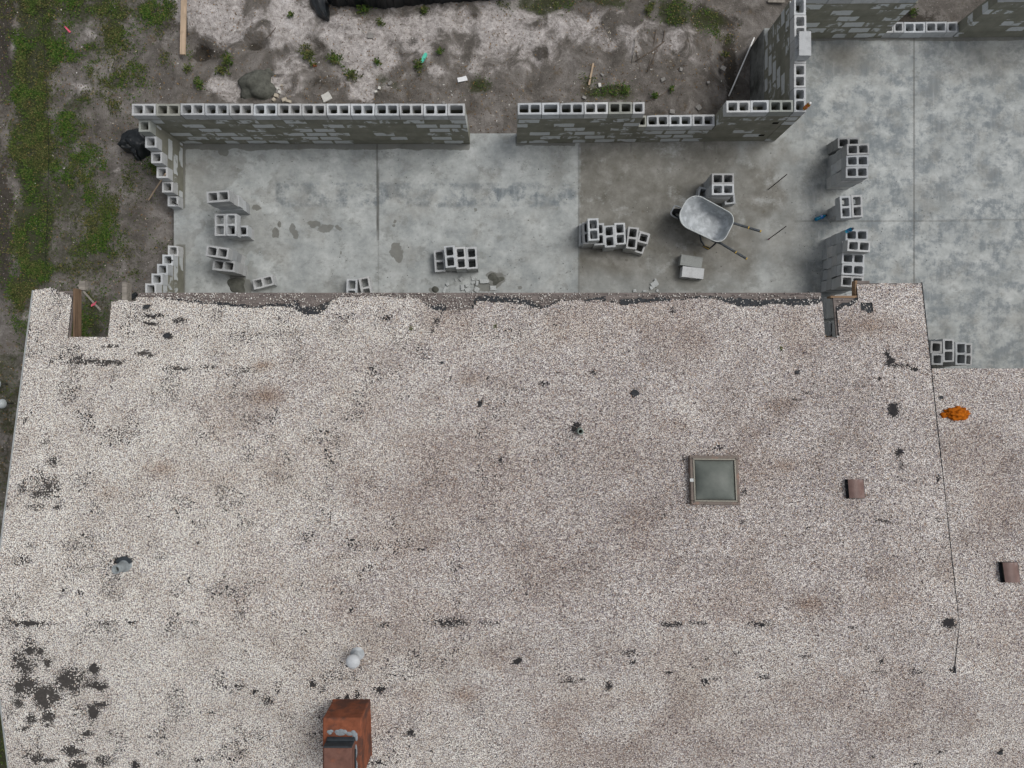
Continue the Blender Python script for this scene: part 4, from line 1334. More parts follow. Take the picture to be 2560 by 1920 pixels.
# over the gravel bed for relief and along the torn edge
N = 26000
X = rng.uniform(RX0 + .02, RX1 - .02, N); Y = rng.uniform(-5.9, 1.45, N)
kp = edge_keep(GE)(X, Y)
b = bare_f(roof_z)(X, Y)
ok = kp & (rng.rand(N) > b * 1.1)
Xb, Yb = X[ok], Y[ok]
X = rng.uniform(RX1 + .03, 9.3, 5000); Y = rng.uniform(-5.9, YL - .01, 5000)
G3 = np.concatenate([np.stack([Xa, Ya, roof_z(Xa, Ya) + .006], 1), np.stack([Xb, Yb, roof_z(Xb, Yb) + .020 + gz_noise(Xb, Yb)], 1), np.stack([X, Y, low_z(X, Y) + .016 + gz_noise(X, Y)], 1)])
o = pebbles('loose_gravel', G3, .006, .0135, STONE)
tag(o, 'loose pale pebbles scattered over the gravel roof and its bare eave boards', 'gravel', kind='stuff')

# skylight
p = PR(1785.5, 1203)
sk = empty('skylight', (0, 0, 0)); sk.pop('kind', None)
for k_ in ('label', 'category', 'group', 'kind'):
    if k_ in sk: del sk[k_]
sk.parent = house
sk.location = Vector((p.x * .992, p.y * .992, p.z)) - house.location
sk.rotation_euler = (-math.atan(SN), 0, R(-.6))
W2 = .346
mb = MB()
for sx, sy, lx, ly in ((0, 1, W2 * 2, .052), (0, -1, W2 * 2, .052), (1, 0, .052, W2 * 2 - .106), (-1, 0, .052, W2 * 2 - .106)):
    mb.box((sx * (W2 - .026), sy * (W2 - .026), .05), (lx, ly, .13), bev=.006)
mb.build('curb_frame', FRAMEM, sk)
mb = MB()
for sx, sy, lx, ly in ((0, 1, .606, .02), (0, -1, .606, .02), (1, 0, .02, .564), (-1, 0, .02, .564)):
    mb.box((sx * .293, sy * .293, .118), (lx, ly, .02), bev=.003)
mb.build('retaining_trim', simple('dull_aluminium', (0.20, 0.19, 0.16), .5, .4, metal=.4, var=.1), sk)
mb = MB(); mb.box((0, 0, .105), (.585, .585, .014)); mb.build('gasket', GASKET, sk)
n = 24
gx = np.linspace(-.268, .268, n)
def dome(X, Y):
    a = np.clip(1 - np.abs(X / .268) ** 2.6, 0, 1) * np.clip(1 - np.abs(Y / .268) ** 2.6, 0, 1)
    return .114 + .085 * a ** .75
grid_obj('acrylic_dome', gx, gx, dome, ACRYL, parent=sk)
mb = MB(); mb.box((-W2 + .02, -.005, .118), (.055, .045, .008)); mb.lathe([(.005, .122), (.005, .128), (0, .128)], (-W2 + .022, -.005, 0), 8); mb.build('clip', DRIP, sk)
mb = MB()
for a in (-.8, .8):
    for b in (-.8, .8):
        mb.lathe([(.008, .115), (.008, .121), (0, .121)], (a * W2 * 1.12, b * W2 * 1.12, 0), 8)
mb.build('screw', GASKET, sk)


def sub(name, loc, rot=(0, 0, 0)):
    o = bpy.data.objects.new(name, None); COL.objects.link(o); o.empty_display_size = .1
    o.parent = house; o.location = Vector(loc) - house.location; o.rotation_euler = rot
    return o


# gooseneck-type exhaust hoods
def hood(px, py, zf, sz, sl):
    p = PR(px, py, zf)
    h_ = sub('exhaust_hood', (p.x * .993, p.y * .993, p.z + .01), (-math.atan(sl), 0, 0))
    mb = MB()
    prof = []
    for i in range(13):                     # hood profile in x-z, open to the left
        t = i / 12
        x = -sz * .5 + sz * t
        z = .075 + .045 * math.sin(math.pi * min(1, t * 1.1 + .14)) - (.065 * max(0, (t - .66) / .34) ** 1.7)
        prof.append((x, z))
    for (x0, z0), (x1, z1) in zip(prof[:-1], prof[1:]):
        mb.quad([(x0, -sz / 2, z0), (x1, -sz / 2, z1), (x1, sz / 2, z1), (x0, sz / 2, z0)])
        mb.quad([(x0, -sz / 2, 0), (x1, -sz / 2, 0), (x1, -sz / 2, z1), (x0, -sz / 2, z0)])
        mb.quad([(x1, sz / 2, 0), (x0, sz / 2, 0), (x0, sz / 2, z0), (x1, sz / 2, z1)])
    mb.quad([(sz / 2, -sz / 2, 0), (sz / 2, sz / 2, 0), (sz / 2, sz / 2, prof[-1][1]), (sz / 2, -sz / 2, prof[-1][1])])
    mb.build('cover', BROWNM, h_)
    mb = MB(); mb.box((-sz * .5 + .06, 0, .03), (.05, sz * .8, .04)); mb.build('damper', GASKET, h_)
    mb = MB(); mb.box((-.0, 0, .004), (sz * 1.04, sz * 1.04, .008)); mb.build('flange', FELT, h_)


hood(2142, 1224, roof_z, .262, SN)
hood(2530, 1433, low_z, .275, SL)

# plumbing vents
p = PR(1449, 1077)
v_ = sub('plumbing_vent', p)
mb = MB(); mb.lathe([(.05, .0), (.045, .10), (.043, .17), (.031, .172), (.029, .02), (0, .02)], (0, 0, 0), 20); mb.build('pipe', simple('dull_green_pipe', (0.26, 0.30, 0.27), .8, .2), v_, True)
mb = MB(); mb.lathe([(0, .025), (.0285, .025)], (0, 0, 0), 16); mb.build('pipe_mouth_shade', GASKET, v_)  # black disc stands in for the shade inside the pipe
p = PR(313, 1413)
v_ = sub('plumbing_vent', p)
mb = MB(); mb.lathe([(.105, .018), (.075, .05), (.062, .12), (.060, .24), (.046, .245), (.042, .03), (0, .03)], (0, 0, 0), 22); mb.build('pipe', LEAD, v_, True)
mb = MB(); mb.lathe([(0, .15), (.0435, .15)], (0, 0, 0), 16); mb.build('pipe_mouth_shade', GASKET, v_)  # disc coloured black as the shade of the pipe's hollow
mb = MB()
for i in range(7):
    a = .6 + i * .32
    mb.box((.10 * math.cos(a), .10 * math.sin(a), .03), (.06, .045, .03), Matrix.Rotation(a, 3, 'Z'), bev=.01)
mb.build('tar_collar', TAR, v_)

# flue with white cap
p = PR(894.6, 1632.4)
v_ = sub('flue', p)
mb = MB(); mb.lathe([(.098, .02), (.095, .03), (.06, .05), (.05, .06), (.05, .27), (0, .27)], (0, 0, 0), 28); mb.build('pipe', STEEL, v_, True)
mb = MB(); mb.lathe([(.070, .24), (.082, .255), (.084, .30), (.084, .30)], (0, 0, 0), 28); mb.build('collar', STEEL, v_, True)
mb = MB(); mb.lathe([(.092, .285), (.096, .30), (.094, .315), (.075, .345), (.040, .362), (0, .368)], (0, 0, 0), 28); mb.build('cap', simple('chalky_grey_cap', (0.50, 0.52, 0.535), .6, .35, var=.14, scale=20, bump=.1), v_, True)

# chimney
ch = sub('chimney', (-2.2575, -4.86, 3.1))
mb = MB(); mb.box((0, 0, .38), (.515, .85, .76), bev=.012); mb.build('shaft', TERRA, ch)
mb = MB(); mb.box((-.012, -.17, .855), (.365, .60, .215), bev=.012); mb.build('flue_block', TERRA2, ch)
mb = MB()
for (x, y, rx_, ry_) in ((-.175, .24, .03, .025), (-.145, .248, .035, .022), (-.16, .222, .025, .02), (-.06, .24, .045, .03), (-.015, .25, .05, .03), (.03, .238, .045, .035), (-.02, .215, .07, .03), (.10, .215, .05, .03), (.15, .235, .035, .03), (.17, .20, .04, .04), (.19, .16, .02, .05)):
    mb.lathe([(1, 0), (.8, .006), (.45, .010), (0, .011)], (x, y, .7572 + .0004 * (x * 100 % 3)), 14, Matrix.Diagonal((rx_, ry_, 1)))
for (x, y, rx_, ry_) in ((.185, -.02, .018, .10), (.187, -.22, .02, .09), (.19, -.36, .025, .05), (-.21, -.3, .015, .12)):
    mb.lathe([(1, 0), (.8, .006), (.4, .012), (0, .013)], (x, y, .7585), 14, Matrix.Diagonal((rx_, ry_, 1)))
mb.build('cement_patch', CEMENT, ch, True)
mb = MB(); mb.box((-.012, .137, .86), (.372, .02, .20), bev=.004); mb.box((-.012, .15, .785), (.37, .05, .06), Matrix.Rotation(R(25), 3, 'X'), bev=.01); mb.box((.182, -.19, .775), (.022, .42, .03), Matrix.Rotation(R(20), 3, 'Y'), bev=.008)
mb.build('tar_fillet', TAR, ch)
mb = MB(); mb.box((0, 0, .02 + .13), (.535, .875, .03), Matrix.Rotation(math.atan(SS), 3, 'X'), bev=.01); mb.build('base_flashing', TERRA, ch)


# torn felt scraps lying on the roof
def scrap(px, py, r, zf=roof_z, asp=1.4, label='', cat='felt scrap'):
    p = PR(px, py, zf)
    mb = MB()
    n = 7
    a0 = random.uniform(0, 6)
    top = [(p.x + r * asp * random.uniform(.35, 1.15) * math.cos(a0 + 2 * math.pi * i / n), p.y + r * random.uniform(.35, 1.15) * math.sin(a0 + 2 * math.pi * i / n)) for i in range(n)]
    zz = lambda q, h: (q[0], q[1], float(zf(q[0], q[1])) + h)
    mb.quad([zz(q, .040) for q in top]); mb.quad([zz(q, .030) for q in top][::-1])
    for i in range(n):
        a, b = top[i], top[(i + 1) % n]
        mb.quad([zz(a, .030), zz(b, .030), zz(b, .040), zz(a, .040)])
    o = mb.build('felt_scrap', FELT)
    tag(o, label, cat, 'torn felt scraps on the roof', 'thing')


scrap(422, 841, .055, label='black felt scrap on the gravel near the left notch')
scrap(368, 766, .05, label='black felt scrap at the eave right of the left notch')
scrap(1587, 982, .05, asp=1.3, label='grey-black felt scrap on the gravel above the skylight')
scrap(1104, 907, .028, label='small black felt scrap on the middle of the roof')
scrap(1201, 1011, .032, asp=.8, label='rounded black scrap on the gravel left of the pipe vent')
scrap(2352, 993, .04, zf=low_z, asp=.9, label='black felt scrap beside the orange lump')
scrap(1992, 931, .03, label='black felt scrap below the notched roof corner')
scrap(2498, 1880, .03, zf=low_z, label='black scrap near the bottom right of the roof')

# ------------------------------------------------------------------ orange lump on the lower roof
def lump(name, c, radii, mat, seed=0, amp=.25, seg=20, rings=12, parent=None, cut=-.5, fr=3.0):
    r = random.Random(seed)
    mb = MB()
    ph = [[r.uniform(0, 6) for _ in range(3)] for _ in range(7)]
    fq = [[r.uniform(-fr, fr) for _ in range(3)] for _ in range(7)]
    vs_ = []
    for i in range(rings + 1):
        t = math.pi * i / rings
        for j in range(seg):
            u = 2 * math.pi * j / seg
            d = Vector((math.sin(t) * math.cos(u), math.sin(t) * math.sin(u), math.cos(t)))
            s_ = 1 + amp * sum(math.sin(f[0] * d.x + f[1] * d.y + f[2] * d.z + p_[0]) for f, p_ in zip(fq, ph)) / 3.0
            v = Vector((d.x * radii[0] * s_, d.y * radii[1] * s_, max(cut * radii[2], d.z * radii[2] * s_)))
            vs_.append(tuple(v + Vector(c)))
    mb.v = vs_
    for i in range(rings):
        for j in range(seg):
            mb.f.append((i * seg + j, (i + 1) * seg + j, (i + 1) * seg + (j + 1) % seg, i * seg + (j + 1) % seg)); mb.uv.append(None)
    return mb.build(name, mat, parent, True)


p = PR(2390, 1034, low_z)
fo = empty('foam_lump', p, 0, 'lumpy orange foam blob on the lower gravel roof', 'foam lump')
lump('body', (0, 0, .03), (.165, .10, .085), ORANGE, 3, .17, 64, 40, fo, fr=13)
lump('small_lobe', (-.195, -.025, .02), (.055, .042, .04), ORANGE, 5, .14, 24, 14, fo, fr=5)

# ------------------------------------------------------------------ wheelbarrow
wb = empty('wheelbarrow', (3.460, 2.949, 0), R(-27), 'galvanised wheelbarrow with dark handles parked beside the block piles', 'wheelbarrow')


def rrect(x0, x1, wf, wr, rad_f, rad_r, n=9):
    """rounded tray outline: front at x0 width wf, rear at x1 width wr"""
    pts = []
    for (cx, cy, a0, rad) in ((x1 - rad_r, wr / 2 - rad_r, 0, rad_r), (x0 + rad_f, wf / 2 - rad_f, 90, rad_f), (x0 + rad_f, -wf / 2 + rad_f, 180, rad_f), (x1 - rad_r, -wr / 2 + rad_r, 270, rad_r)):
        for i in range(n):
            a = R(a0 + 90 * i / (n - 1))
            pts.append((cx + rad * math.cos(a), cy + rad * math.sin(a)))
    return pts


def loft(mb, loops, close_bottom=True):
    n = len(loops[0])
    b = len(mb.v)
    for L in loops: mb.v += L
    for k in range(len(loops) - 1):
        for i in range(n):
            j = (i + 1) % n
            mb.f.append((b + k * n + i, b + k * n + j, b + (k + 1) * n + j, b + (k + 1) * n + i)); mb.uv.append(None)
    if close_bottom:
        mb.f.append(tuple(b + (len(loops) - 1) * n + i for i in range(n))); mb.uv.append(None)


def L3(pts, z, tilt=0): return [(x, y, z + tilt * x) for x, y in pts]


inner = [L3(rrect(-.46, .46, .60, .57, .235, .17), .63), L3(rrect(-.44, .452, .585, .555, .23, .165), .62), L3(rrect(-.33, .42, .52, .51, .20, .15), .50),
         L3(rrect(-.15, .385, .45, .455, .16, .12), .385), L3(rrect(-.085, .36, .42, .43, .14, .11), .355), L3(rrect(-.05, .335, .38, .40, .12, .10), .347)]
outer = [[(x * 1.008, y * 1.012, z - .010) for x, y, z in L] for L in inner]
mb = MB(); loft(mb, [l[::-1] for l in inner]); loft(mb, outer)
mb.build('tray', STEEL, wb, True)
rim = L3(rrect(-.465, .465, .61, .58, .24, .175), .632)
mb = MB(); mb.tube([*rim, rim[0], rim[1]], .011, 8, cap=False); mb.build('tray_rim', simple('worn_rim_steel', (0.45, 0.48, 0.48), .5, .5, metal=.5, var=.15), wb, True)
for s_ in (-1, 1):
    mb = MB()
    A, B = Vector((-.44, s_ * .075, .20)), Vector((.36, s_ * .19, .295)); C_, D = Vector((.455, s_ * .21, .43)), Vector((.98, s_ * .275, .52))
    for a, b in ((A, B), (B, C_), (C_, D)):
        d = (b - a); ln = d.length
        q = d.to_track_quat('X', 'Z').to_matrix()
        mb.box((a + b) / 2, (ln + .02, .036, .045), q, bev=.006)
    hnd = mb.build('handle', DSTEEL, wb)
    d = (D - C_).normalized(); q = d.to_track_quat('X', 'Z').to_matrix()
    mb = MB(); mb.box(C_ + d * .33, (.018, .042, .051), q); mb.build('yellow_band', YELLOW, hnd)
    mb = MB(); mb.box(D + d * .012, (.02, .037, .046), q); mb.build('yellow_tip', YELLOW, hnd)
    mb = MB()
    mb.tube([(.05, s_ * .17, .30), (.17, s_ * .235, .12), (.28, s_ * .265, .035), (.40, s_ * .262, .035), (.41, s_ * .225, .16), (.40, s_ * .20, .41)], .016, 8)
    lg = mb.build('leg', DSTEEL, wb, True)
    mb = MB(); mb.box((.335, s_ * .265, .018), (.13, .045, .034), bev=.008); mb.build('foot_plate', YELLOW, lg)
mb = MB(); mb.tube([(-.40, .10, .21), (-.52, .098, .22), (-.56, .085, .225), (-.57, .05, .228), (-.57, -.05, .228), (-.56, -.085, .225), (-.52, -.098, .22), (-.40, -.10, .21)], .014, 8); mb.build('wheel_guard', STEEL, wb, True)
wh = bpy.data.objects.new('wheel', None); COL.objects.link(wh); wh.parent = wb; wh.location = (-.375, 0, .19); wh.rotation_euler = (R(90), 0, 0)
mb = MB(); prof = [(.145 + .045 * math.cos(2 * math.pi * i / 14), .045 * math.sin(2 * math.pi * i / 14)) for i in range(15)]; mb.lathe(prof, (0, 0, 0), 32); mb.build('tyre', RUBBER, wh, True)
mb = MB(); mb.lathe([(.105, -.03), (.09, -.012), (.03, -.03), (.012, -.07), (.012, .07), (.03, .03), (.09, .012), (.105, .03)], (0, 0, 0), 24); mb.build('rim', STEEL, wh, True)

# ------------------------------------------------------------------ bottles
def bottle(loc, rotm, label, liquid, lab, group=None, s=1.0):
    o = empty('drink_bottle', loc, 0, label, 'bottle', group)
    o.rotation_euler = rotm
    b = [(0, .003), (.030, 0), (.034, .012), (.034, .07), (.031, .085), (.034, .10), (.034, .15), (.026, .185), (.014, .205), (.0135, .215)]
    mb = MB(); mb.lathe([(r * s, z * s) for r, z in b], (0, 0, 0), 20); mb.build('bottle_body', liquid, o, True)
    mb = MB(); mb.lathe([(.0348 * s, .10 * s), (.0348 * s, .15 * s)], (0, 0, 0), 20); lb = mb.build('label', lab, o, True)
    mb = MB()       # pale angular mark on the label
    for a in (R(60), R(240)):
        for (u0, z0), (u1, z1) in (((-.010, .108), (.0, .142)), ((.0, .142), (.010, .108))):
            rr = .0356 * s
            q = []
            for (u, z) in ((u0, z0), (u0 + .007, z0), (u1 + .007, z1), (u1, z1)):
                t = a + u / .034
                q.append((rr * math.cos(t), rr * math.sin(t), z * s))
            mb.quad(q)
    mb.build('label_mark', PAPER, lb)
    mb = MB(); mb.lathe([(.018 * s, .207 * s), (.0185 * s, .21 * s), (.018 * s, .232 * s), (0, .233 * s)], (0, 0, 0), 16); mb.build('bottle_cap', CAPD if liquid is BLUEL else WHITEP, o, True)
    return o


p = P(2038, 549, .034)
bottle((p.x, p.y, .034), (R(90), 0, R(112)), 'blue drink bottle lying on the slab beside the joint', BLUEL, LABELB, 'blue drink bottles', 1.0)
p = P(2117.5, 578, .80)
bottle((p.x, p.y + .0, .79), (0, 0, 0), 'blue drink bottle standing upright on a block stack', BLUEL, LABELB, 'blue drink bottles', 1.0)
p = P(2013, 271, 1.422)
bottle((p.x - .01, p.y, 1.4225), (0, 0, R(40)), 'orange drink bottle standing on the wall corner', ORANGEL, LABELO)

# ------------------------------------------------------------------ rebar
def rebar(px, py, qx, qy, h, label, cap=None):
    a = P(px, py, 0); b = P(qx, qy, h)
    mb = MB(); mb.tube([a - Vector((0, 0, .1)), a.lerp(b, .5), b], .0085, 8)
    o = mb.build('rebar', REBAR); tag(o, label, 'rebar', 'steel rods sticking up', 'thing')
    return o


rebar(1922, 473, 1967, 436, .86, 'dark steel rod standing in the slab near the crumbs')
r_ = rebar(1922, 598, 1965, 566, .85, 'dark steel rod standing in the slab with a pinkish foot')
mb = MB(); p = P(1922, 598); mb.lathe([(.018, .001), (.016, .012), (0, .014)], p, 10); mb.build('foot_sleeve', simple('mauve_sleeve', (.22, .11, .14), .8, .2), r_)
rebar(422, 498, 444, 512, .28, 'short dark rod leaning in the lowest north step of the west wall')
rebar(399, 641, 432, 651, .46, 'thin dark rod leaning in the second step under the roof')

# ------------------------------------------------------------------ fragments of block on the slab by the roof
def frag(px, py, w_, h_, rot, label, mat=FRAG, th=.03, z=0.0, group='broken block fragments on the slab', name='concrete_fragment', cat='fragment', seed=None):
    s_ = H / F / 11.06 if w_ > 12 else 1
    W, D = w_ * H / F, h_ * H / F
    r = random.Random(seed if seed is not None else int(px * 7 + py))
    p = P(px, py, z)
    n = 7
    base = []
    for (x, y) in ((-.5, -.5), (0.0, -.52), (.5, -.5), (.52, 0), (.5, .5), (.05, .5), (-.5, .5)):
        base.append((x * W * r.uniform(.86, 1.04), y * D * r.uniform(.86, 1.04)))
    c, s2 = math.cos(R(rot)), math.sin(R(rot))
    base = [(p.x + x * c - y * s2, p.y + x * s2 + y * c) for x, y in base]
    mb = MB()
    t = [(p.x + (x - p.x) * .93, p.y + (y - p.y) * .93, z + th * r.uniform(.8, 1.15)) for x, y in base]
    bo = [(x, y, z) for x, y in base]
    mb.quad(t)
    for i in range(n):
        j = (i + 1) % n
        mb.quad([bo[i], bo[j], t[j], t[i]])
    o = mb.build(name, mat)
    tag(o, label, cat, group, 'thing')
    return o


FR = [(1140, 700, 6.5, 6.5, 5, 'small pale chip left of the diamond-shaped fragment'), (1153.5, 698, 10, 9.5, 42, 'pale diamond-shaped fragment below the row of four blocks'),
      (1119.5, 711, 9, 8, 32, 'grey square fragment above the long pale strip'), (1112.5, 724, 8, 18, -28, 'long pale strip-shaped fragment touching the roof edge'),
      (1156.5, 719, 10, 15, 4, 'whitish upright chunk in the middle of the rubble'), (1167.5, 714.5, 8.5, 7, 3, 'pale square chip right of the whitish chunk'),
      (1184.5, 695, 12, 12, 8, 'dull flat square nearest the rightmost pile of four'), (1183.5, 707.5, 11, 6, 18, 'pale flat slip below the dull square'),
      (1193, 709, 7, 13, -8, 'mortar-stained wedge left of the long slab piece'), (1170.5, 724, 16, 12, 25, 'tilted flat fragment with a chipped corner by the eave'),
      (1191.5, 724, 15, 14, -32, 'flat fragment with a brown mortar spot by the eave'), (1210.5, 704, 25, 11, 2, 'long slab piece with a pale rim in the mortar spill'),
      (1233, 720, 16, 12, 3, 'stained square fragment sunk in the mortar spill'), (1182.5, 731, 5.5, 6, 8, 'tiny pale chip at the eave between two flat fragments')]
for i, f in enumerate(FR):
    frag(f[0], f[1], f[2], f[3], f[4], f[5], th=.02 + .012 * (i % 3))
for (x, y, w_, h_, r_, l_) in ((1636.5, 710.5, 19, 16, 35, 'biggest grey chunk of the small rubble pile by the eave'), (1638, 699.5, 5, 5, 0, 'pale pebble-like chip above the biggest chunk'), (1628, 720, 8, 9, 20, 'pale broken chip left of the biggest chunk'), (1586, 727, 9, 7, 10, 'pale chips at the eave left of the rubble pile'),
                             (1612, 728, 12, 4, 5, 'flat white sliver on the eave line'), (1643, 727, 6, 7, -20, 'small white chip right below the biggest chunk')):
    frag(x, y, w_, h_, r_, l_, th=.03)
# round mortar pat
o = lump('mortar_pat', P(1088, 723, .0), (.066, .06, .035), MORTAR, 8, .10, 24, 8, cut=0)
tag(o, 'round dark pat of mortar on the slab by the eave', 'mortar', kind='thing')


def heap(name, px, py, rx_, ry_, h_, mat, label, seed, z=0.0, amp=.3, cat='mortar'):
    p = P(px, py, z)
    o = lump(name, (p.x, p.y, z - .01), (rx_, ry_, h_), mat, seed, amp, 36, 16, cut=0, fr=5)
    tag(o, label, cat, kind='thing')
    return o


heap('mortar_heap', 595, 712, .17, .19, .03, MORTAR, 'dark spill of mortar below the left block stacks', 4)
heap('mortar_heap', 1242, 700, .13, .12, .02, MORTAR, 'dark crumbly mortar spill among the eave fragments', 9)
heap('mortar_heap', 644, 214, .33, .28, .22, MORTAR, 'cracked grey mortar heap on the sand behind the wall', 12, GZ, .22)
heap('mortar_heap', 668, 183, .13, .07, .08, MORTAR, 'small grey mortar lump above the cracked heap', 15, GZ, .3)

# ------------------------------------------------------------------ yard objects
def gz(px, py):
    p = P(px, py, GZ)
    return float(ground_z(np.array([p.x]), np.array([p.y]))[0])


TR = [(675, 208, 9, 6, 30, 'white elongated rubble piece by the mortar heap'), (696, 222, 8, 7, 10, 'white rubble cube right of the heap'), (700, 232, 7, 8, 60, 'white and red rubble piece near the wall'), (692, 240, 12, 9, -20, 'tan rubble piece beside the heap foot'),
      (712, 250, 14, 10, 20, 'tan rubble slab close to the wall'), (722, 254, 16, 7, -15, 'flat tan rubble at the wall top'), (686, 250, 9, 8, 45, 'brownish rubble bit at the heap edge'), (705, 215, 5, 5, 0, 'tiny pale rubble bit above the others')]
for i, (x, y, w_, h_, r_, l_) in enumerate(TR):
    frag(x, y, w_, h_, r_, l_, TANROCK if i > 2 else TILE, .04, gz(x, y), 'pale rubble by the mortar heap', 'rubble_piece', 'rubble')
frag(816, 243, 24, 22, 25, 'square pale tile lying on the dirt behind the wall', TILE, .018, gz(816, 243) + .015, None, 'tile', 'tile')
frag(1155, 198, 26, 13, 12, 'white card lying on the dirt', PAPER, .008, gz(1155, 198) + .03, None, 'card', 'card')
frag(787, 163, 10, 9, 15, 'rusty brown brick bit among the weeds', simple('brick_bit', (.25, .10, .045), .95, .1), .03, gz(787, 163), None, 'brick_fragment', 'rubble')
for i, (x, y, w_, h_, l_) in enumerate(((926, 90, 16, 16, 'rounded grey stone on the white sand'), (976, 209, 12, 8, 'pale flat stone below the white sand'), (949, 221, 8, 7, 'small pale stone near the wall'), (940, 230, 9, 6, 'light chip left of the small pale stone'),
                                         (1807, 172, 12, 15, 'grey stone beside the white pipe'), (1770, 207, 8, 7, 'small grey stone near the trench'), (1746, 270, 13, 13, 'grey stone just behind the wall end'), (1702, 175, 10, 8, 'flat grey stone in the middle of the dirt'), (1657, 200, 12, 9, 'pale stone by the sticks'),
                                         (1460, 245, 7, 11, 'upright pale chip behind the wall'), (1499, 214, 8, 11, 'white shell-like chip in the weeds'), (1505, 188, 5, 11, 'thin pale chip next to the stake'), (1680, 280, 12, 14, 'split wooden chip behind the window opening'), (1110, 258, 8, 9, 'pale chip by the doorway'))):
    frag(x, y, w_, h_, i * 37 % 90, l_, GREYROCK if i not in (2, 3, 10) else TILE, .035, gz(x, y), 'stones lying on the dirt', 'stone', 'stone')

# mint slipper sole
p = P(1060, 150, GZ); z = gz(1060, 150) + .03
mb = MB()
out = []
for i in range(24):
    t = 2 * math.pi * i / 24
    y_ = math.sin(t) * .115
    w_ = .036 + .010 * math.sin(t) - .006 * math.cos(2 * t)
    out.append((math.cos(t) * w_, y_))
cr, sr = math.cos(R(-28)), math.sin(R(-28))
out = [(p.x + x * cr - y * sr, p.y + x * sr + y * cr) for x, y in out]
mb.quad([(x, y, z + .022) for x, y in out])
for i in range(24):
    a, b = out[i], out[(i + 1) % 24]
    mb.quad([(*a, z - .01), (*b, z - .01), (*b, z + .022), (*a, z + .022)])
o = mb.build('slipper_sole', TEAL); tag(o, 'mint green shoe sole lying on the dirt', 'shoe sole', kind='thing')

# sticks, stakes, pipe, planks
def stick(name, a, b, r0, r1, mat, label, cat, group=None, mid=0.0, seg=7):
    m_ = a.lerp(b, .5) + Vector((mid, -mid, .0))
    mb = MB(); mb.tube([a, a.lerp(m_, .5) + Vector((mid * .3, 0, 0)), m_, m_.lerp(b, .5), b], [r0, r0, (r0 + r1) / 2, r1, r1], seg)
    o = mb.build(name, mat, None, True); tag(o, label, cat, group, 'thing')
    return o


def gp(px, py, dz=.02):
    p = P(px, py, GZ)
    z = float(ground_z(np.array([p.x]), np.array([p.y]))[0])
    p = P(px, py, z)
    p.z = z + dz
    return p


stick('pipe', gp(1883, 98, .06), gp(1820, 243, .06), .014, .014, simple('white_pvc', (.85, .85, .83), .5, .4, var=.04), 'long thin white plastic pipe leaning by the cross wall', 'pipe', seg=10)
stick('stick', gp(1588, 98), gp(1580, 160), .009, .008, GREYW, 'pale straight stick left in the dry-branch tangle', 'stick', 'dry sticks on the dirt', .01)
stick('stick', gp(1590, 130), gp(1600, 180), .006, .005, BARK, 'short thin stick in the dry-branch tangle', 'stick', 'dry sticks on the dirt', .008)
stick('stick', gp(1640, 75), gp(1618, 182), .007, .006, BARK, 'long thin upright stick in the dry-branch tangle', 'stick', 'dry sticks on the dirt', .012)
stick('stick', gp(1638, 130), gp(1620, 178), .006, .005, BARK, 'short slanting stick crossing the long thin one', 'stick', 'dry sticks on the dirt', .01)
stick('stick', gp(1660, 105, .03), gp(1587, 155, .03), .013, .009, BARK, 'thickest dark branch crossing the tangle', 'stick', 'dry sticks on the dirt', .015)
stick('stick', gp(1661, 77), gp(1655, 106), .009, .007, BARK, 'dark branch fork above the thickest branch', 'stick', 'dry sticks on the dirt', .01)
stick('stick', gp(690, 70), gp(667, 97), .007, .006, BARK, 'small twig on the dirt above the heap', 'stick', 'dry sticks on the dirt', .006)
stick('stick', gp(1672, 224), gp(1615, 255), .008, .005, BARK, 'crooked twig behind the window opening', 'stick', 'dry sticks on the dirt', .03)


def board(name, a, b, w_, t_, mat, label, cat, group=None, loc=None):
    a, b = Vector(a), Vector(b)
    d = b - a
    q = d.to_track_quat('Y', 'Z').to_matrix()
    mb = MB(); mb.box((0, 0, 0), (w_, d.length, t_), bev=.003)
    o = mb.build(name, mat)
    o.location = (a + b) / 2
    o.rotation_euler = q.to_euler()
    tag(o, label, cat, group, 'thing')
    return o


board('timber_plank', P(457, 137, .03), P(463, -160, .16), .094, .05, PLANK, 'pale timber plank reaching in from the top over a hole', 'plank')
board('wooden_stake', gp(1483, 159), gp(1472, 214), .036, .015, PLANK, 'splintered pale stake lying behind the wall', 'stake')
board('wooden_lath', P(371, 500, -.10), P(414, 434, .66), .028, .012, PLANK, 'pale lath leaning on the stepped west wall', 'lath')
o = board('wooden_stake', gp(196, 713), gp(253, 776), .035, .02, GREYW, 'grey stake with pink tape lying in the grass by the notch', 'stake')
mb = MB()
for i in range(5):
    mb.box((-.03 + .02 * i, .155 + .012 * (i % 2), .012 + .004 * i), (.045, .02, .004), Matrix.Rotation(i * .9, 3, 'Z') @ Matrix.Rotation(.4, 3, 'X'))
mb.build('pink_tape', PINK, o)
board('plank', gp(1960, 7, .05), gp(1918, 6, .05), .06, .03, GREYW, 'weathered board lying beyond the cross wall', 'plank')
p = gp(173, 77)
mb = MB()
for i in range(5):
    mb.box((p.x - .04 + .02 * i, p.y + .045 - .022 * i, p.z + .03), (.035, .03, .004), Matrix.Rotation(-.7 + .2 * i, 3, 'Z') @ Matrix.Rotation(.5 - .2 * i, 3, 'X'))
o = mb.build('pink_ribbon', PINK); tag(o, 'scrap of pink marking ribbon in the grass', 'ribbon', kind='thing')

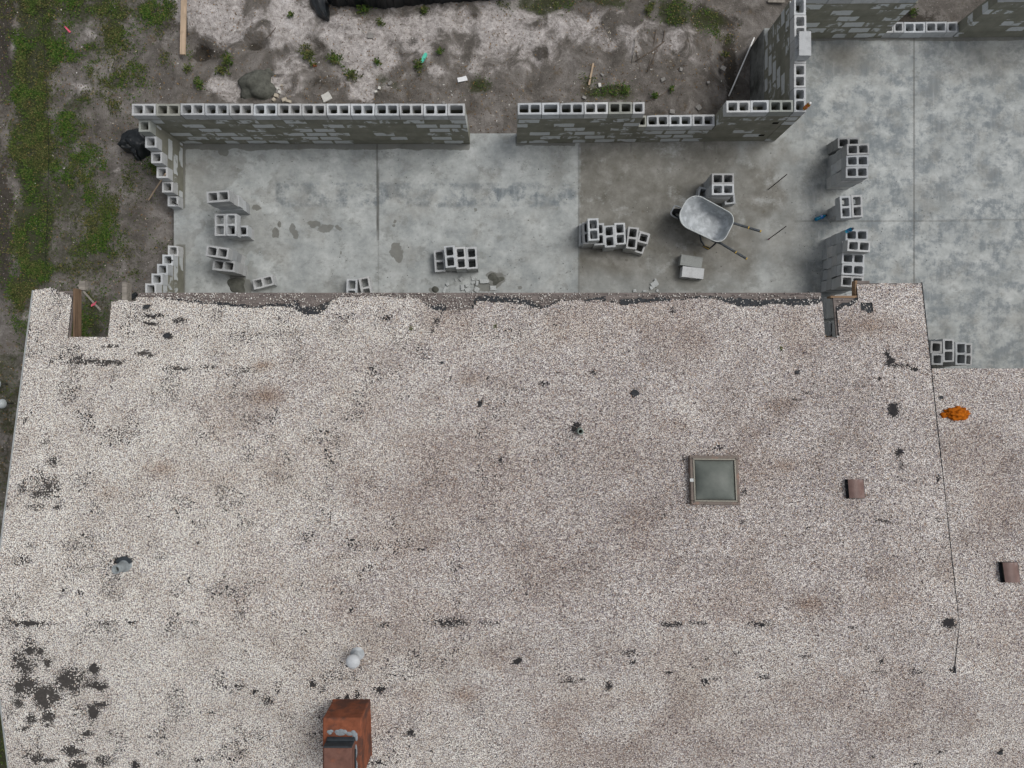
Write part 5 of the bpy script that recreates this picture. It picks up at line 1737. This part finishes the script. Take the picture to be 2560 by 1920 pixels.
# cable along the grass
pts = [gp(x, y, .05) for x, y in ((107, -40), (111, 60), (115, 130), (120, 210), (125, 300), (126, 400), (125, 480), (122, 560), (118, 640), (115, 740))]
mb = MB(); mb.tube(pts, .003, 6); o = mb.build('cable', STRING); tag(o, 'thin dark cable running down the grass strip', 'cable', kind='thing')

# black silt fence and crumpled film
bl = [(822, 12), (835, 18), (880, 17), (930, 20), (965, 23), (1010, 17), (1100, 9), (1200, 3), (1290, -2)]
mb = MB()
fr_ = []
for i in range(90):
    t = i / 89
    x = 822 + t * (1290 - 822)
    y = float(np.interp(x, [b[0] for b in bl], [b[1] for b in bl]))
    p = gp(x, y, 0)
    p.y += .012 * math.sin(i * .9) + .01 * math.sin(i * 2.3)
    fr_.append(p)
for th in (0, .006):
    for a, b in zip(fr_[:-1], fr_[1:]):
        rows = [(-.05, -.0), (.10, .02), (.25, .035), (.42, .03)]
        for (z0, o0), (z1, o1) in zip(rows[:-1], rows[1:]):
            q = [(a.x, a.y + o0 + th, a.z + z0), (b.x, b.y + o0 + th, b.z + z0), (b.x, b.y + o1 + th, b.z + z1), (a.x, a.y + o1 + th, a.z + z1)]
            mb.quad(q if not th else q[::-1])
fence = empty('silt_fence', fr_[45], 0, 'black plastic silt fence along the top of the photo', 'fence')
o = mb.build('fabric', BLACKP, fence); o.location = -fr_[45]
for i in (8, 40, 75):
    mb = MB(); q = fr_[i] - fr_[45]; mb.box((q.x, q.y + .07, .12), (.035, .035, .70)); mb.build('post', GREYW, fence)


def film(name, pts, label, cat, seed, amp=.05, hgt=.16):
    """crumpled black film: spine of (px,py,halfwidth m)"""
    r = random.Random(seed)
    mb = MB()
    n = 14
    rows = []
    K = 26
    for i in range(K):
        t = i / (K - 1) * (len(pts) - 1)
        k = min(int(t), len(pts) - 2); f = t - k
        x = pts[k][0] * (1 - f) + pts[k + 1][0] * f; y = pts[k][1] * (1 - f) + pts[k + 1][1] * f; hw = pts[k][2] * (1 - f) + pts[k + 1][2] * f
        c = gp(x, y, 0)
        c2 = gp(pts[k + 1][0], pts[k + 1][1], 0) - gp(pts[k][0], pts[k][1], 0)
        side = Vector((-c2.y, c2.x, 0)).normalized()
        row = []
        for j in range(n):
            u = -1 + 2 * j / (n - 1)
            fold = .5 + .5 * math.sin(u * 9 + i * .22 + r.uniform(-.5, .5))
            h_ = hgt * (1 - u * u) ** .6 * (.72 + .28 * fold) * min(1, (i + 1) / 3, (K - i) / 3) + r.uniform(0, .004)
            q = c + side * (u * hw * (1 + .05 * math.sin(i * .7 + 2 * u))) + Vector((0, 0, h_ - .005))
            row.append(tuple(q))
        rows.append(row)
    for i in range(K - 1):
        for j in range(n - 1):
            mb.quad([rows[i][j], rows[i + 1][j], rows[i + 1][j + 1], rows[i][j + 1]])
    o = mb.build(name, BLACKP)
    wl = o.modifiers.new('weld', 'WELD'); wl.merge_threshold = .0005
    o.data.polygons.foreach_set('use_smooth', [True] * len(o.data.polygons))
    tag(o, label, cat, None, 'thing')
    return o


film('plastic_film', [(795, -25, .17), (798, 8, .17), (808, 30, .13), (817, 45, .07), (822, 54, .02)], 'crumpled black film at the end of the silt fence', 'plastic film', 3)
film('trash_bag', [(317, 381, .03), (326, 372, .14), (340, 362, .27), (355, 360, .33), (370, 364, .30), (384, 368, .16)], 'black trash bag lying beside the stepped west wall', 'trash bag', 8, hgt=.38)
film('roofing_scrap', [(326, 747, .04), (335, 740, .06), (343, 733, .04)], 'black felt scrap on the ground beside the eave', 'felt scrap', 9, hgt=.05)

# two glass path lights in the grass beyond the roof edge
for (x, y, l_) in ((19, 960, 'upper glass dome path light in the grass by the roof'), (33, 1008, 'lower glass dome path light touching the roof edge')):
    p = gp(x, y, 0)
    o = empty('path_light', p, 0, l_, 'path light', 'glass path lights by the roof edge')
    mb = MB(); mb.lathe([(.088, .30), (.085, .33), (.07, .365), (.04, .39), (0, .40)], (0, 0, 0), 24); mb.build('glass_dome', GLASS, o, True)
    mb = MB(); mb.lathe([(.011, -.1), (.011, .30), (.026, .31), (.026, .375), (0, .38)], (0, 0, 0), 14); mb.build('stake', GASKET, o, True)
    mb = MB(); mb.lathe([(.09, .295), (.09, .302), (0.02, .302)], (0, 0, 0), 24); mb.build('base_ring', LEAD, o, True)


# ------------------------------------------------------------------ weeds, grass and litter
def leaves(XYZ, r0, r1, tilt=.6, asp=1.7, lift=.02):
    n = len(XYZ)
    L = rng.uniform(r0, r1, n); W = L / asp
    a = rng.uniform(0, 2 * np.pi, n); el = rng.uniform(-.1, tilt, n)
    d = np.stack([np.cos(a) * np.cos(el), np.sin(a) * np.cos(el), np.sin(el)], 1)
    s = np.stack([-np.sin(a), np.cos(a), rng.uniform(-.4, .4, n)], 1)
    b = XYZ
    v = np.stack([b, b + d * (L * .55)[:, None] + s * (W * .5)[:, None], b + d * L[:, None], b + d * (L * .55)[:, None] - s * (W * .5)[:, None]], 1)
    q = np.arange(n * 4).reshape(n, 4)
    return v.reshape(-1, 3), q


def sample(n, x0, x1, y0, y1, thr=0.0, pw=1.5):
    X = rng.uniform(x0, x1, n); Y = rng.uniform(y0, y1, n)
    d = grass_d(X, Y)
    d = d * (.22 + 1.1 * sstep(.32, .6, fbm(X, Y, .22, 4))) * (.35 + 1.0 * sstep(.38, .58, fbm(X, Y, .6, 6)))
    ok = rng.rand(n) < np.clip(d, 0, 1) ** pw
    ok &= ~((X > XL - .02) & (Y < YN + .02))
    X, Y = X[ok], Y[ok]
    return np.stack([X, Y, ground_z(X, Y) + rng.uniform(0, .03, len(X))], 1)


g1 = np.concatenate([sample(640000, -10.3, -5.4, .6, 7.4), sample(40000, -10.3, -7.0, -7.4, .8), sample(60000, -1.5, 4.7, 4.8, 7.4)])
v, q = leaves(g1, .016, .040)
o = soup_obj('grass', v, q, LEAF)
tag(o, 'low green weeds and grass over the soil', 'grass', kind='stuff')
# leaf litter
X = np.concatenate([rng.uniform(-10.3, -6.4, 7000), rng.uniform(-6.4, 4.6, 4200)]); Y = np.concatenate([rng.uniform(-7, 7.4, 7000), rng.uniform(4.75, 7.4, 4200)])
ok = rng.rand(len(X)) < .25 + .75 * (fbm(X, Y, .7, 2) > .52)
X, Y = X[ok], Y[ok]
v, q = leaves(np.stack([X, Y, ground_z(X, Y) + .012], 1), .012, .045, .3, 2.2)
o = soup_obj('leaf_litter', v, q, LITTER)
tag(o, 'dead leaves and bits strewn on the soil', 'leaf litter', kind='stuff')

WEEDS = [(770, 138, 26, 'wide weed patch left of the dark hollow'), (838, 150, 22, 'bushy weed right of the dark hollow'), (882, 190, 20, 'weed clump on the edge of the white sand'), (912, 26, 20, 'leafy weed at the foot of the silt fence'), (952, 60, 10, 'small weed on the sand below the fence'),
         (945, 158, 10, 'tiny weed beside the white sand'), (1048, 166, 18, 'weed touching the mint sole'), (1100, 132, 9, 'narrow weed above the card'), (570, 150, 20, 'leafy weed above the mortar heap'), (555, 178, 18, 'weed directly over the mortar heap'),
         (500, 212, 18, 'sprawling weed behind the wall top'), (1563, 228, 14, 'bright weed right behind the wall end'), (1636, 242, 9, 'small weed beside the crooked twig'), (1678, 225, 7, 'tiny weed at the tip of the crooked twig'), (1812, 140, 8, 'small weed beside the white pipe'), (2278, 32, 13, 'lone weed beyond the low sill'), (472, 174, 12, 'small weed below the plank end'), (1062, 30, 12, 'reddish weed near the fence bend'), (1620, 28, 12, 'weed tuft near the top middle right'), (730, 40, 8, 'small weed left of the crumpled film')]
for (x, y, r, l_) in WEEDS:
    p = gp(x, y, 0)
    n = int(25 + r * r * .30)
    a = rng.uniform(0, 6.28, n); d = rng.rand(n) ** .7 * r * 1.1 * KG * (.65 + .35 * np.sin(a * 2 + x) + .25 * np.sin(a * 5 + y))
    XX = np.cos(a) * d; YY = np.sin(a) * d
    zz = rng.uniform(.0, .05, n) + .05 * (1 - (d / (r * KG + .01)) ** 2)
    v, q = leaves(np.stack([XX, YY, zz], 1), .03, .06, .7, 1.9)
    rn = []
    for t_ in np.arange(0, 6.28, .52):      # runners from the root
        c_, s_ = math.cos(t_), math.sin(t_); L_ = r * 1.1 * KG * .8
        rn.append([(-s_ * .004, c_ * .004, .012), (s_ * .004, -c_ * .004, .012), (c_ * L_ + s_ * .003, s_ * L_ - c_ * .003, .03), (c_ * L_ - s_ * .003, s_ * L_ + c_ * .003, .03)])
    rn = np.array(rn).reshape(-1, 3)
    q = np.concatenate([q, np.arange(len(rn)).reshape(-1, 4) + len(v)]); v = np.concatenate([v, rn])
    o = soup_obj('weed', v, q, LEAF)
    o.location = p
    tag(o, l_, 'weed', 'weeds on the bare dirt', 'thing')
# small sprigs on the roof
for (x, y, l_) in ((1030, 822, 'tiny green sprig on the roof above the centre'), (1237, 816, 'green sprig on the gravel near the torn felt'), (1953, 871, 'green sprig on the gravel below the right notch')):
    p = PR(x, y)
    n = 14
    v, q = leaves(np.stack([rng.uniform(-.02, .02, n), rng.uniform(-.02, .02, n), rng.uniform(.02, .04, n)], 1), .02, .04, .7, 1.8)
    o = soup_obj('sprig', v, q, LEAF); o.location = p
    tag(o, l_, 'sprig', 'green sprigs on the roof', 'thing')
# crumbs on the slab
X = rng.uniform(-6, 8.5, 2600); Y = rng.uniform(1.6, 4.4, 2600)
ok = rng.rand(2600) < .06 + .5 * (fbm(X, Y, .8, 3) > .58) + ell(s_px(X), s_py(Y), 1950, 470, 30, 25) + ell(s_px(X), s_py(Y), 1640, 715, 40, 20)
X, Y = X[ok], Y[ok]
o = pebbles('mortar_crumbs', np.stack([X, Y, 0 * X + .003], 1), .003, .010, mat_island('crumb', [(0, (.05, .05, .042)), (.7, (.13, .13, .115)), (.9, (.35, .35, .33)), (1, (.5, .5, .48))]))
tag(o, 'small crumbs of mortar scattered over the slab', 'crumbs', kind='stuff')
